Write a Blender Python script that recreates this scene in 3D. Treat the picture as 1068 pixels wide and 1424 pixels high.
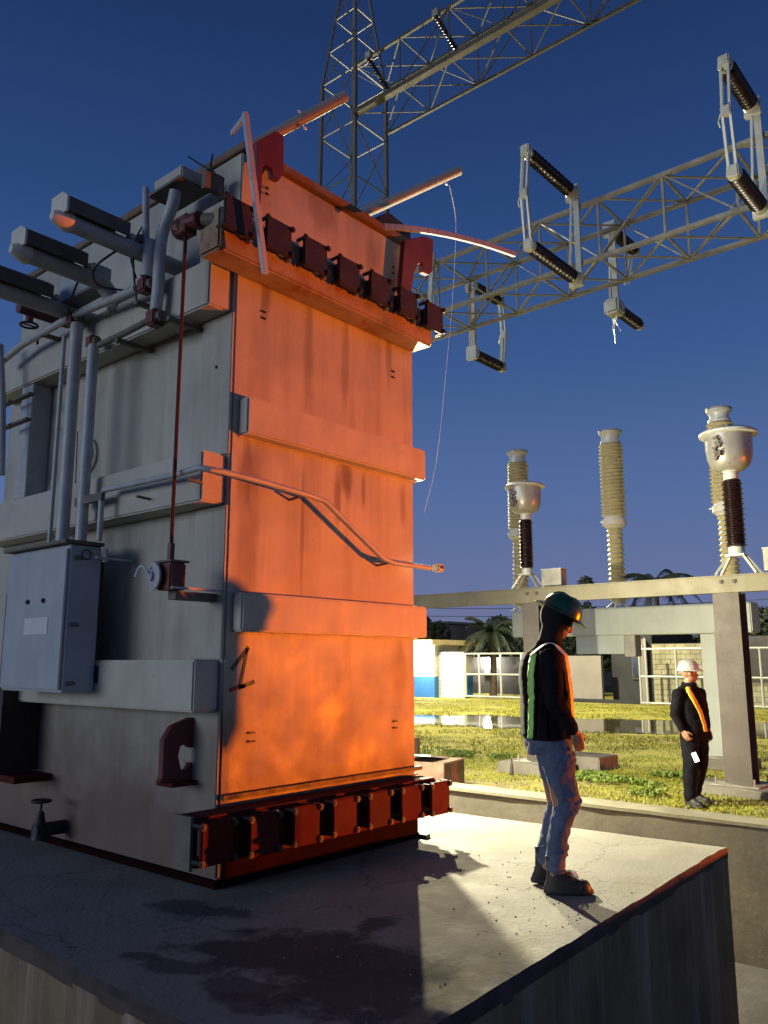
import bpy, bmesh, math, random
import numpy as np
from math import radians, sin, cos, pi, tan, atan2
from mathutils import Vector, Matrix, Quaternion

random.seed(7)
scene = bpy.context.scene
for o in list(bpy.data.objects):
    bpy.data.objects.remove(o)

# ------------------------------------------------------------------ camera
CAM_H, FPX, PITCH, HEAD = 1.36, 1150.0, radians(10.25), radians(40.6)
cam_d = bpy.data.cameras.new('camera')
cam = bpy.data.objects.new('camera', cam_d)
scene.collection.objects.link(cam)
scene.camera = cam
cam_d.sensor_fit = 'VERTICAL'
cam_d.sensor_height = 36.0
cam_d.lens = 36.0 * FPX / 1424.0
cam_d.clip_start, cam_d.clip_end = 0.05, 3000
cam.location = (0, 0, CAM_H)
cam.rotation_euler = (pi / 2 + PITCH, 0, HEAD - pi / 2)

# ------------------------------------------------------------------ world
world = bpy.data.worlds.new('World')
scene.world = world
world.use_nodes = True
wn, wl = world.node_tree.nodes, world.node_tree.links
wn.clear()
w_out = wn.new('ShaderNodeOutputWorld')
w_bg = wn.new('ShaderNodeBackground')
w_bg.inputs['Strength'].default_value = 1.0
w_tc = wn.new('ShaderNodeTexCoord')
w_sep = wn.new('ShaderNodeSeparateXYZ')
w_rmp = wn.new('ShaderNodeValToRGB')
wl.new(w_tc.outputs['Generated'], w_sep.inputs[0])
wl.new(w_sep.outputs['Z'], w_rmp.inputs[0])
cr = w_rmp.color_ramp
SKY = [(0.0, (.170, .180, .305)), (0.07, (.142, .176, .335)), (0.2, (.088, .152, .340)), (0.35, (.042, .100, .270)),
       (0.5, (.022, .062, .195)), (0.66, (.012, .034, .118)), (1.0, (.009, .022, .085))]
cr.elements[0].position, cr.elements[0].color = SKY[0][0], (*SKY[0][1], 1)
cr.elements[1].position, cr.elements[1].color = SKY[-1][0], (*SKY[-1][1], 1)
for p, c in SKY[1:-1]:
    e = cr.elements.new(p)
    e.color = (*c, 1)
w_sky = wn.new('ShaderNodeTexSky')
w_sky.sky_type = 'NISHITA'
w_sky.sun_disc = False
w_sky.sun_elevation = radians(-4)
w_sky.sun_rotation = radians(250)
w_scl = wn.new('ShaderNodeVectorMath')
w_scl.operation = 'SCALE'
w_scl.inputs['Scale'].default_value = 0.1
wl.new(w_sky.outputs[0], w_scl.inputs[0])
w_add = wn.new('ShaderNodeVectorMath')
w_add.operation = 'ADD'
wl.new(w_rmp.outputs[0], w_add.inputs[0])
wl.new(w_scl.outputs[0], w_add.inputs[1])
wl.new(w_add.outputs[0], w_bg.inputs[0])
wl.new(w_bg.outputs[0], w_out.inputs[0])

# faint last glow of twilight, low in the west (behind and left of the camera)
sun_d = bpy.data.lights.new('twilight', 'SUN')
sun_d.energy = 1.75
sun_d.angle = radians(35)
sun_d.color = (.76, .87, 1.0)
sun = bpy.data.objects.new('twilight', sun_d)
scene.collection.objects.link(sun)
sun.rotation_euler = Vector((-0.93, 0.36, 0.0)).to_track_quat('Z', 'Y').to_euler()

scene.view_settings.view_transform = 'Standard'
scene.view_settings.look = 'None'
scene.view_settings.exposure = 0.0
scene.view_settings.gamma = 1.0
scene.view_settings.use_curve_mapping = False
scene.cycles.use_denoising = True
scene.cycles.max_bounces = 5
scene.cycles.sample_clamp_indirect = 4.0

L_MAST = ((24.0, 19.5, 13.0), (1.0, .90, .56), 31000)
L_TRIPOD = ((7.24, 6.5, 2.3), (1.0, .93, .66), 3200)
L_AMBER = ((14.0, -5.8, -.22), (1.0, .13, .0), 4600)

# ------------------------------------------------------------------ helpers
_Fh = Vector((cos(HEAD), sin(HEAD), 0))
_R = Vector((sin(HEAD), -cos(HEAD), 0))
_F = _Fh * cos(PITCH) + Vector((0, 0, sin(PITCH)))
_U = -_Fh * sin(PITCH) + Vector((0, 0, cos(PITCH)))


def at(px, py, ax, v):
    """photo pixel -> point on the world plane  x|y|z = v  (used only to survey real positions)"""
    d = (px - 534) * _R + (712 - py) * _U + FPX * _F
    i = 'xyz'.index(ax)
    c = Vector((0, 0, CAM_H))
    return c + d * ((v - c[i]) / d[i])


def V(*a):
    return Vector(a)


class MB:
    def __init__(self):
        self.bm = bmesh.new()

    def box(self, x0, x1, y0, y1, z0, z1):
        p = [(x0, y0, z0), (x1, y0, z0), (x1, y1, z0), (x0, y1, z0), (x0, y0, z1), (x1, y0, z1), (x1, y1, z1), (x0, y1, z1)]
        v = [self.bm.verts.new(q) for q in p]
        for f in ((0, 3, 2, 1), (4, 5, 6, 7), (0, 1, 5, 4), (1, 2, 6, 5), (2, 3, 7, 6), (3, 0, 4, 7)):
            self.bm.faces.new([v[i] for i in f])
        return self

    def obox(self, c, size, rot=None):
        m = Matrix.Translation(Vector(c)) @ (rot.to_4x4() if rot else Matrix.Identity(4))
        n = len(self.bm.verts)
        sx, sy, sz = [s / 2 for s in size]
        self.box(-sx, sx, -sy, sy, -sz, sz)
        self.bm.verts.ensure_lookup_table()
        for v in self.bm.verts[n:]:
            v.co = m @ v.co
        return self

    def bar(self, a, b, w, h=None, up=(0, 0, 1)):
        a, b = Vector(a), Vector(b)
        h = h or w
        z = (b - a).normalized()
        u = Vector(up)
        if abs(z.dot(u)) > .95:
            u = Vector((1, 0, 0))
        x = u.cross(z).normalized()
        y = z.cross(x)
        rot = Matrix((x, y, z)).transposed()
        return self.obox((a + b) / 2, (w, h, (b - a).length), rot)

    def tube(self, pts, r, seg=10, cap=True, sx=1.0):
        pts = [Vector(p) for p in pts]
        rs = r if isinstance(r, (list, tuple)) else [r] * len(pts)
        rings = []
        prev = None
        for i, p in enumerate(pts):
            t = (pts[min(i + 1, len(pts) - 1)] - pts[max(i - 1, 0)]).normalized()
            if prev is None:
                u = Vector((0, 0, 1)) if abs(t.z) < .9 else Vector((1, 0, 0))
                x = u.cross(t).normalized()
            else:
                x = (prev - t * prev.dot(t)).normalized()
            prev = x
            y = t.cross(x)
            rings.append([self.bm.verts.new(p + (x * cos(2 * pi * k / seg) * sx + y * sin(2 * pi * k / seg)) * rs[i]) for k in range(seg)])
        for a, b in zip(rings, rings[1:]):
            for k in range(seg):
                self.bm.faces.new((a[k], a[(k + 1) % seg], b[(k + 1) % seg], b[k]))
        if cap:
            self.bm.faces.new(list(reversed(rings[0])))
            self.bm.faces.new(rings[-1])
        return self

    def lathe(self, prof, base=(0, 0, 0), d=(0, 0, 1), seg=20):
        base, d = Vector(base), Vector(d).normalized()
        q = Vector((0, 0, 1)).rotation_difference(d)
        rings = []
        for r, z in prof:
            r = max(r, .0005)
            rings.append([self.bm.verts.new(base + q @ Vector((r * cos(2 * pi * k / seg), r * sin(2 * pi * k / seg), z))) for k in range(seg)])
        for a, b in zip(rings, rings[1:]):
            for k in range(seg):
                self.bm.faces.new((a[k], a[(k + 1) % seg], b[(k + 1) % seg], b[k]))
        self.bm.faces.new(list(reversed(rings[0])))
        self.bm.faces.new(rings[-1])
        return self

    def rings(self, lst, seg=20, power=2.0):
        """closed loft of horizontal ellipses (x, y, z, rx, ry)"""
        R_ = []
        for (x, y, z, rx, ry) in lst:
            R_.append([self.bm.verts.new((x + rx * cos(2 * pi * k / seg), y + ry * sin(2 * pi * k / seg), z)) for k in range(seg)])
        for a, b in zip(R_, R_[1:]):
            for k in range(seg):
                self.bm.faces.new((a[k], a[(k + 1) % seg], b[(k + 1) % seg], b[k]))
        self.bm.faces.new(list(reversed(R_[0])))
        self.bm.faces.new(R_[-1])
        return self

    def prism(self, poly, off):
        off = Vector(off)
        a = [self.bm.verts.new(Vector(p)) for p in poly]
        b = [self.bm.verts.new(Vector(p) + off) for p in poly]
        n = len(a)
        self.bm.faces.new(list(reversed(a)))
        self.bm.faces.new(b)
        for i in range(n):
            self.bm.faces.new((a[i], a[(i + 1) % n], b[(i + 1) % n], b[i]))
        return self

    def ball(self, c, r, sub=2, s=(1, 1, 1)):
        m = Matrix.Translation(Vector(c)) @ Matrix.Diagonal((s[0] * r, s[1] * r, s[2] * r, 1))
        bmesh.ops.create_icosphere(self.bm, subdivisions=sub, radius=1, matrix=m)
        return self

    def build(self, name, m, parent=None, bevel=0, smooth=False, org=None):
        bm = self.bm
        bmesh.ops.recalc_face_normals(bm, faces=bm.faces)
        if bevel:
            bmesh.ops.bevel(bm, geom=[e for e in bm.edges if e.calc_face_angle(0) > .6], offset=bevel, segments=2, affect='EDGES', clamp_overlap=True)
        o_ = Vector((0, 0, 0))
        if org is not None:
            o_ = Vector(org)
        elif parent is not None and parent.get('_o'):
            o_ = Vector(parent['_o'])
        for v in bm.verts:
            v.co -= o_
        me = bpy.data.meshes.new(name)
        bm.to_mesh(me)
        bm.free()
        if smooth:
            for p in me.polygons:
                p.use_smooth = True
            if smooth == 'auto':
                try:
                    me.set_sharp_from_angle(angle=radians(40))
                except Exception:
                    pass
        if m:
            me.materials.append(m)
        o = bpy.data.objects.new(name, me)
        scene.collection.objects.link(o)
        if parent is not None:
            o.parent = parent
            o['_o'] = list(o_)
        elif org is not None:
            o.location = o_
            o['_o'] = list(o_)
        return o


def tag(o, label=None, cat=None, group=None, kind=None):
    for k, v in (('label', label), ('category', cat), ('group', group), ('kind', kind)):
        if v:
            o[k] = v
    return o


def thing(name, loc, label, cat, group=None, rz=0, local=False):
    """Empty at a thing's base. local=False: its parts are surveyed in world coordinates."""
    o = bpy.data.objects.new(name, None)
    scene.collection.objects.link(o)
    o.location = loc
    o.rotation_euler = (0, 0, rz)
    o.empty_display_size = .2
    o['_o'] = [0.0, 0.0, 1e-9] if local else list(loc)
    return tag(o, label, cat, group)


def copy_tree(o, parent=None):
    c = o.copy()
    scene.collection.objects.link(c)
    c.parent = parent
    for ch in list(o.children):
        copy_tree(ch, c)
    return c


def hexc(r, g, b):
    f = lambda c: ((c / 255 + .055) / 1.055) ** 2.4 if c > 10 else c / 255 / 12.92
    return (f(r), f(g), f(b))


def mat(name, col, rough=.6, metal=0.0, var=.2, scale=5, streak=0.0, rust=None, rust_amt=.0, rust_scale=3, bump=.15, bscale=60,
        spec=.5, dirt_shade_z=None, streak_col=None, trans=0.0, coat=0.0, sfreq=9, dent=0):
    m = bpy.data.materials.new(name)
    m.use_nodes = True
    n, l = m.node_tree.nodes, m.node_tree.links
    b = n['Principled BSDF']
    b.inputs['Roughness'].default_value = rough
    b.inputs['Metallic'].default_value = metal
    b.inputs['Specular IOR Level'].default_value = spec
    if coat:
        b.inputs['Coat Weight'].default_value = coat
    geo = n.new('ShaderNodeNewGeometry')
    src = geo.outputs['Position']

    def noise(sc, det=5, vec=None, rgh=.6):
        t = n.new('ShaderNodeTexNoise')
        t.inputs['Scale'].default_value = sc
        t.inputs['Detail'].default_value = det
        t.inputs['Roughness'].default_value = rgh
        l.new(vec or src, t.inputs['Vector'])
        return t.outputs['Fac']

    def ramp(f, lo, hi, a=0., b_=1.):
        t = n.new('ShaderNodeMapRange')
        t.inputs['From Min'].default_value = lo
        t.inputs['From Max'].default_value = hi
        t.inputs['To Min'].default_value = a
        t.inputs['To Max'].default_value = b_
        l.new(f, t.inputs['Value'])
        return t.outputs[0]

    def mix(f, a, b_, mode='MIX'):
        t = n.new('ShaderNodeMix')
        t.data_type = 'RGBA'
        t.blend_type = mode
        if hasattr(f, 'node'):
            l.new(f, t.inputs[0])
        else:
            t.inputs[0].default_value = f
        for s, i in ((a, 6), (b_, 7)):
            if hasattr(s, 'node'):
                l.new(s, t.inputs[i])
            else:
                t.inputs[i].default_value = (*s, 1)
        return t.outputs[2]
    m['_'] = 1
    lo = tuple(c * (1 - var) for c in col)
    hi = tuple(min(1, c * (1 + var)) for c in col)
    c = mix(ramp(noise(scale), .3, .7), lo, hi)
    fine = noise(scale * 9, 4)
    c = mix(ramp(fine, .35, .75, 0, var * .6), c, tuple(x * .5 for x in col))
    if streak:
        mp = n.new('ShaderNodeMapping')
        mp.inputs['Scale'].default_value = (1, 1, .07)
        l.new(src, mp.inputs[0])
        s = ramp(noise(sfreq, 9, mp.outputs[0], .68), .48, .75, 0, streak)
        c = mix(s, c, streak_col or tuple(x * .35 for x in col))
    if rust_amt:
        s = ramp(noise(rust_scale, 8, None, .7), .72 - rust_amt * .3, .8 - rust_amt * .25)
        c = mix(s, c, rust or hexc(92, 52, 30))
    if dirt_shade_z:
        sp = n.new('ShaderNodeSeparateXYZ')
        l.new(src, sp.inputs[0])
        ad = n.new('ShaderNodeMath')
        ad.operation = 'ADD'
        l.new(sp.outputs[2], ad.inputs[0])
        l.new(ramp(noise(2.5, 6), .2, .8, -.35, .35), ad.inputs[1])
        s = ramp(ad.outputs[0], dirt_shade_z[0], dirt_shade_z[1], dirt_shade_z[2], 0)
        c = mix(s, c, dirt_shade_z[3])
    l.new(c, b.inputs['Base Color'])
    if bump:
        bp = n.new('ShaderNodeBump')
        bp.inputs['Strength'].default_value = bump
        bp.inputs['Distance'].default_value = .01
        l.new(noise(bscale, 6), bp.inputs['Height'])
        l.new(bp.outputs[0], b.inputs['Normal'])
        if dent:
            bq = n.new('ShaderNodeBump')
            bq.inputs['Strength'].default_value = .5
            bq.inputs['Distance'].default_value = .05
            l.new(noise(1.5, 2), bq.inputs['Height'])
            l.new(bq.outputs[0], bp.inputs['Normal'])
    l.new(ramp(noise(scale * 2), .3, .7, max(.05, rough - .1), min(1, rough + .1)), b.inputs['Roughness'])
    m.node_tree['x'] = 0
    return m


def emit(name, col, s):
    m = bpy.data.materials.new(name)
    m.use_nodes = True
    b = m.node_tree.nodes['Principled BSDF']
    b.inputs['Base Color'].default_value = (*col, 1)
    b.inputs['Emission Color'].default_value = (*col, 1)
    b.inputs['Emission Strength'].default_value = s
    return m


RUST = hexc(96, 54, 32)
M = {}
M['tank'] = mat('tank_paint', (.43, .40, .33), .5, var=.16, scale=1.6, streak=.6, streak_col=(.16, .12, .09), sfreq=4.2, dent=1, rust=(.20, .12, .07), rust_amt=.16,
                rust_scale=2.2, bump=.12, bscale=35, dirt_shade_z=(.35, 1.6, .88, (.10, .055, .04)))  # darker towards the foot: dirt plus the lamp's falloff, both put into the colour
M['rib'] = mat('rib_paint', (.45, .42, .35), .5, var=.12, scale=3, streak=.3, sfreq=4, dent=1, streak_col=(.2, .16, .12), rust=(.2, .12, .07), rust_amt=.12, bump=.1)
M['edge'] = mat('rusty_edge', (.16, .13, .10), .8, var=.4, scale=8, rust=(.20, .09, .03), rust_amt=.9, bump=.4)
M['shelf'] = mat('rusty_shelf', (.33, .24, .16), .7, var=.35, scale=6, rust=(.24, .10, .04), rust_amt=.7, bump=.4)
M['red'] = mat('red_primer', (.12, .02, .017), .5, var=.25, scale=6, rust=(.10, .03, .02), rust_amt=.25, bump=.2)
M['rodred'] = mat('rod_red', (.07, .02, .016), .7, var=.3, spec=.2)
M['redshade'] = mat('red_primer_shaded', (.075, .006, .006), .75, spec=.15, var=.3, scale=5, rust=(.09, .02, .015), rust_amt=.35, bump=.25)  # primer darkened: shade low on the tank is put into the colour
M['maroon'] = mat('dark_maroon', (.024, .011, .012), .55, var=.4, scale=7, bump=.25)
M['black'] = mat('black_steel', (.015, .015, .017), .6, var=.3)
M['skid'] = mat('dark_red_skid', (.014, .003, .003), .95, var=.4, scale=5, spec=.05)
M['bolt'] = mat('bolt_steel', (.35, .32, .3), .35, .7, var=.3)
M['cab'] = mat('cabinet_paint', (.36, .39, .42), .42, var=.1, scale=3, streak=.22, streak_col=(.18, .18, .2), bump=.06)
M['pipe'] = mat('pipe_paint', (.40, .41, .41), .45, var=.15, scale=9, rust=(.25, .2, .15), rust_amt=.25, bump=.1)
M['plate'] = mat('blank_plate', (.55, .57, .6), .5, var=.05)
M['cream'] = mat('cream_cover', (.62, .58, .5), .55, var=.1)
M['brown'] = mat('brown_cover', (.13, .11, .09), .65, var=.3, scale=8, rust_amt=.3)
M['cable'] = mat('cable_rubber', (.012, .012, .014), .45, var=.2, bump=0)
M['galv'] = mat('galvanised', (.42, .41, .35), .45, .35, var=.2, scale=6, bump=.1)
M['galvd'] = mat('galvanised_old', (.30, .28, .24), .6, .3, var=.3, scale=5, rust=(.2, .13, .08), rust_amt=.3, bump=.1)
M['lattice'] = mat('lattice_steel', (.21, .195, .165), .55, .3, var=.3, scale=4, rust=(.16, .10, .06), rust_amt=.25, bump=.1)
M['latdark'] = mat('lattice_steel_dark', (.095, .083, .066), .7, .1, var=.3, scale=4, rust=(.08, .05, .03), rust_amt=.3, bump=.1, spec=.2)
M['tower'] = mat('tower_steel', (.12, .11, .095), .6, .1, var=.2, scale=4, bump=.05)
M['beam'] = mat('beam_steel', (.17, .15, .095), .6, .1, var=.18, scale=2.5, streak=.2, rust=(.24, .15, .07), rust_amt=.28, bump=.15)
M['post'] = mat('post_steel', (.10, .083, .072), .65, .1, var=.25, scale=2.5, streak=.3, rust=(.13, .07, .05), rust_amt=.3, bump=.2)
M['ctbeam'] = mat('grey_beam', (.42, .44, .39), .6, var=.12, scale=2, streak=.15, bump=.1)
M['porc'] = mat('beige_porcelain', (.48, .41, .23), .22, var=.1, scale=8, bump=.02)
M['porcd'] = mat('brown_porcelain', (.016, .007, .006), .28, var=.3, bump=0)
M['white'] = mat('white_metal', (.50, .50, .46), .4, .1, var=.12, scale=9, bump=.05)
M['bell'] = mat('bell_aluminium', (.33, .315, .285), .35, .4, var=.12, scale=6, bump=.05)
M['whitep'] = mat('white_wall', (.60, .59, .53), .8, var=.12, scale=2, streak=.35, streak_col=(.3, .29, .2), bump=.4, bscale=20)
M['pink'] = mat('pale_wall', (.26, .23, .215), .8, var=.12, scale=1.2, rust=(.2, .17, .14), rust_amt=.25, rust_scale=2, bump=.4, bscale=20)
M['blue'] = mat('blue_wall', (.03, .14, .38), .6, var=.15, bump=.2)
M['ochre'] = mat('roof_fascia', (.52, .42, .22), .7, var=.2, bump=.2)
M['block'] = mat('concrete_block', (.36, .33, .22), .9, var=.3, scale=2.2, bump=.6, bscale=25)
M['mortar'] = mat('mortar', (.18, .16, .11), .95, var=.2, bump=.5)
M['dark'] = mat('dark_shed', (.03, .03, .035), .8, var=.5, scale=1.2)
M['dirty'] = mat('old_facade', (.10, .09, .09), .9, var=.4, scale=.6, streak=.3)
M['glass'] = mat('window_dark', (.02, .02, .03), .1, var=.2, bump=0)
M['pole'] = mat('fibre_tube', (.33, .29, .25), .35, var=.1, scale=4, bump=.04)
M['strip'] = mat('white_strip', (.42, .43, .46), .4, var=.08, bump=.05)
M['cream2'] = mat('lamp_cream', (.5, .5, .45), .5)
M['conc'] = mat('foundation', (.20, .18, .15), .9, var=.3, scale=3, bump=.7, bscale=18, rust=(.1, .09, .07), rust_amt=.3)
M['wood'] = mat('weathered_board', (.16, .10, .07), .85, var=.35, scale=7, bump=.4)
M['rope'] = mat('plastic_string', (.8, .82, .85), .4, var=.1, bump=0)
M['greenpaint'] = mat('green_marker', (.01, .05, .03), .6)
M['redpaint'] = mat('red_marker', (.3, .02, .01), .6)
M['leafd'] = mat('leaves_dark', (.022, .032, .015), .6, var=.5, scale=1.5, bump=0)
M['palmleaf'] = mat('palm_leaves', (.022, .03, .016), .5, var=.4, scale=1.5, bump=0)
M['bark'] = mat('bark', (.09, .07, .05), .9, var=.3, bump=.6)
M['grass'] = mat('grass_blades', (.27, .27, .03), .9, var=.35, scale=.9, bump=0)
M['weed'] = mat('weed_leaves', (.14, .20, .03), .7, var=.45, scale=6, bump=0)
M['jacket'] = mat('black_jacket', (.008, .007, .010), .95, var=.4, scale=12, bump=.25, bscale=120, spec=.08)
M['vest'] = mat('maroon_vest', (.035, .008, .012), .8, var=.3, scale=12, bump=.2, bscale=120, spec=.2)
M['jeans'] = mat('blue_jeans', (.085, .11, .18), .85, var=.25, scale=14, bump=.5, bscale=220, spec=.2)
M['trousers'] = mat('dark_trousers', (.009, .009, .013), .95, spec=.05, var=.3, scale=12, bump=.2)
M['boot'] = mat('black_boots', (.015, .013, .012), .6, var=.3, bump=.3)
M['lime'] = mat('lime_stripe', (.32, .68, .16), .5, var=.15, scale=30, bump=.1)
M['amberst'] = mat('amber_stripe', (.75, .50, .05), .5, var=.12, scale=30, bump=.1)
M['skin'] = mat('skin', (.30, .15, .09), .5, var=.08, bump=.05)
M['balac'] = mat('black_hood', (.01, .01, .012), .9, var=.3, bump=.2, spec=.2)
M['ghat'] = mat('green_helmet', (.006, .045, .028), .3, var=.1, bump=0)
M['whelmet'] = mat('silver_helmet', (.55, .55, .52), .3, .3, var=.25, scale=18, bump=.05)
M['lampw'] = emit('lamp_white', (1, .98, .9), 60)
M['lampa'] = emit('lamp_amber', (1, .3, .04), 60)
M['phone'] = emit('phone_screen', (.85, .9, 1), 3)


def point(loc, col, e, r=.12, name='lamp_light'):
    d = bpy.data.lights.new(name, 'POINT')
    d.energy, d.color, d.shadow_soft_size = e, col, r
    o = bpy.data.objects.new(name, d)
    scene.collection.objects.link(o)
    o.location = loc
    return o


# ------------------------------------------------------------------ custom ground materials
def pad_material():
    m = mat('pad_concrete', (.215, .20, .165), .85, var=.22, scale=2.2, bump=.5, bscale=30)
    n, l = m.node_tree.nodes, m.node_tree.links
    b = n['Principled BSDF']
    base = b.inputs['Base Color'].links[0].from_socket
    geo = n.new('ShaderNodeNewGeometry')
    nz = n.new('ShaderNodeTexNoise')
    nz.inputs['Scale'].default_value = 3.2
    nz.inputs['Detail'].default_value = 8
    nz.inputs['Roughness'].default_value = .7
    l.new(geo.outputs['Position'], nz.inputs['Vector'])
    prev = base

    def blob(cx, cy, ax, ay, ang, amt, col, edge=.35):
        nonlocal prev
        mp = n.new('ShaderNodeMapping')
        mp.vector_type = 'TEXTURE'
        mp.inputs['Location'].default_value = (cx, cy, 0)
        mp.inputs['Rotation'].default_value = (0, 0, ang)
        mp.inputs['Scale'].default_value = (ax, ay, 1)
        l.new(geo.outputs['Position'], mp.inputs[0])
        ln = n.new('ShaderNodeVectorMath')
        ln.operation = 'LENGTH'
        l.new(mp.outputs[0], ln.inputs[0])
        a = n.new('ShaderNodeMath')
        a.operation = 'MULTIPLY_ADD'
        l.new(nz.outputs['Fac'], a.inputs[0])
        a.inputs[1].default_value = 2.6
        l.new(ln.outputs['Value'], a.inputs[2])
        r = n.new('ShaderNodeMapRange')
        r.inputs['From Min'].default_value = 2.05
        r.inputs['From Max'].default_value = 2.05 + edge
        r.inputs['To Min'].default_value = amt
        r.inputs['To Max'].default_value = 0
        l.new(a.outputs[0], r.inputs['Value'])
        x = n.new('ShaderNodeMix')
        x.data_type = 'RGBA'
        l.new(r.outputs[0], x.inputs[0])
        l.new(prev, x.inputs[6])
        x.inputs[7].default_value = (*col, 1)
        prev = x.outputs[2]
    vt = n.new('ShaderNodeTexVoronoi')
    vt.feature = 'DISTANCE_TO_EDGE'
    vt.inputs['Scale'].default_value = .75
    wv = n.new('ShaderNodeVectorMath')
    wv.operation = 'MULTIPLY_ADD'
    l.new(nz.outputs['Color'], wv.inputs[0])
    wv.inputs[1].default_value = (.45, .45, 0)
    l.new(geo.outputs['Position'], wv.inputs[2])
    l.new(wv.outputs[0], vt.inputs['Vector'])
    cr_ = n.new('ShaderNodeMapRange')
    cr_.inputs['From Min'].default_value = .001
    cr_.inputs['From Max'].default_value = .006
    cr_.inputs['To Min'].default_value = .7
    cr_.inputs['To Max'].default_value = 0
    l.new(vt.outputs['Distance'], cr_.inputs['Value'])
    cx_ = n.new('ShaderNodeMix')
    cx_.data_type = 'RGBA'
    l.new(cr_.outputs[0], cx_.inputs[0])
    l.new(prev, cx_.inputs[6])
    cx_.inputs[7].default_value = (.06, .055, .045, 1)
    prev = cx_.outputs[2]
    OIL = (.035, .032, .032)
    # oil stains in front of the tank corner, and damp patches towards the rim
    for (px, py, ax, ay, amt) in ((440, 1330, .34, .75, .95), (520, 1370, .4, .45, .9), (270, 1265, .14, .32, .8), (525, 1283, .14, .12, .9),
                                  (250, 1345, .09, .26, .8), (200, 1330, .05, .12, .8), (330, 1375, .13, .22, .75), (370, 1395, .1, .3, .7)):
        p = at(px, py, 'z', 0)
        blob(p.x, p.y, ax, ay, radians(20), amt, OIL)
    for (px, py, ax, ay, amt) in ((935, 1185, .3, .12, .45), (885, 1230, .35, .14, .5), (700, 1330, .5, .08, .55), (640, 1375, .4, .07, .6), (690, 1170, .3, .2, .2)):
        p = at(px, py, 'z', 0)
        blob(p.x, p.y, ax, ay, radians(5), amt, (.16, .14, .09))
    l.new(prev, b.inputs['Base Color'])
    return m


def add_runs(m, runs):
    n, l = m.node_tree.nodes, m.node_tree.links
    b = n['Principled BSDF']
    prev = b.inputs['Base Color'].links[0].from_socket
    geo = n.new('ShaderNodeNewGeometry')
    nz = n.new('ShaderNodeTexNoise')
    nz.inputs['Scale'].default_value = 9
    nz.inputs['Detail'].default_value = 8
    mpn = n.new('ShaderNodeMapping')
    mpn.inputs['Scale'].default_value = (1, 1, .22)
    l.new(geo.outputs['Position'], mpn.inputs[0])
    l.new(mpn.outputs[0], nz.inputs['Vector'])
    for (x, z, w, h, amt, col) in runs:
        mp = n.new('ShaderNodeMapping')
        mp.vector_type = 'TEXTURE'
        mp.inputs['Location'].default_value = (x, 4.2, z)
        mp.inputs['Scale'].default_value = (w, .6, h)
        l.new(geo.outputs['Position'], mp.inputs[0])
        ln = n.new('ShaderNodeVectorMath')
        ln.operation = 'LENGTH'
        l.new(mp.outputs[0], ln.inputs[0])
        a = n.new('ShaderNodeMath')
        a.operation = 'MULTIPLY_ADD'
        l.new(nz.outputs['Fac'], a.inputs[0])
        a.inputs[1].default_value = 1.6
        l.new(ln.outputs['Value'], a.inputs[2])
        q = n.new('ShaderNodeMapRange')
        q.interpolation_type = 'SMOOTHSTEP'
        q.inputs['From Min'].default_value = 1.2
        q.inputs['From Max'].default_value = 1.95
        q.inputs['To Min'].default_value = amt
        q.inputs['To Max'].default_value = 0
        l.new(a.outputs[0], q.inputs['Value'])
        x_ = n.new('ShaderNodeMix')
        x_.data_type = 'RGBA'
        l.new(q.outputs[0], x_.inputs[0])
        l.new(prev, x_.inputs[6])
        x_.inputs[7].default_value = (*col, 1)
        prev = x_.outputs[2]
    l.new(prev, b.inputs['Base Color'])
GR = (.12, .085, .06)
add_runs(M['tank'], [(at(px, py, 'y', 4.26).x, at(px, py, 'y', 4.26).z, w, h, a, GR) for (px, py, w, h, a) in (
    (345, 650, .10, .30, .7), (483, 668, .10, .22, .85), (470, 690, .05, .25, .7), (505, 680, .03, .15, .6), (370, 405, .06, .28, .6), (430, 470, .05, .45, .45),
    (480, 500, .05, .4, .45), (540, 490, .05, .35, .5), (345, 780, .12, .4, .5), (420, 740, .02, .5, .6), (380, 1090, .55, .12, .75), (330, 1060, .18, .3, .6),
    (500, 1075, .6, .10, .6), (470, 1000, .10, .35, .45), (555, 930, .10, .3, .5), (450, 285, .22, .3, .45), (520, 355, .14, .22, .4), (560, 700, .05, .25, .5))])
M['pad'] = pad_material()
M['padside'] = mat('pad_side', (.20, .145, .08), .85, var=.45, scale=2, streak=.8, sfreq=6, streak_col=(.42, .36, .27), bump=.6, bscale=14,
                   dirt_shade_z=(-.55, .3, 0, (.1, .1, .1)))
M['rim'] = mat('pad_rim', (.07, .05, .04), .85, var=.4, scale=8, bump=.8, bscale=25)
M['contain'] = mat('containment_concrete', (.12, .105, .08), .9, var=.3, scale=2, streak=.35, streak_col=(.06, .055, .045), bump=.6, bscale=14)
M['coping'] = mat('coping_concrete', (.15, .135, .09), .9, var=.2, scale=4, bump=.5, bscale=20)
M['pit'] = mat('pit_floor', (.06, .055, .05), .9, var=.4, scale=3, bump=.8, bscale=25)


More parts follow.
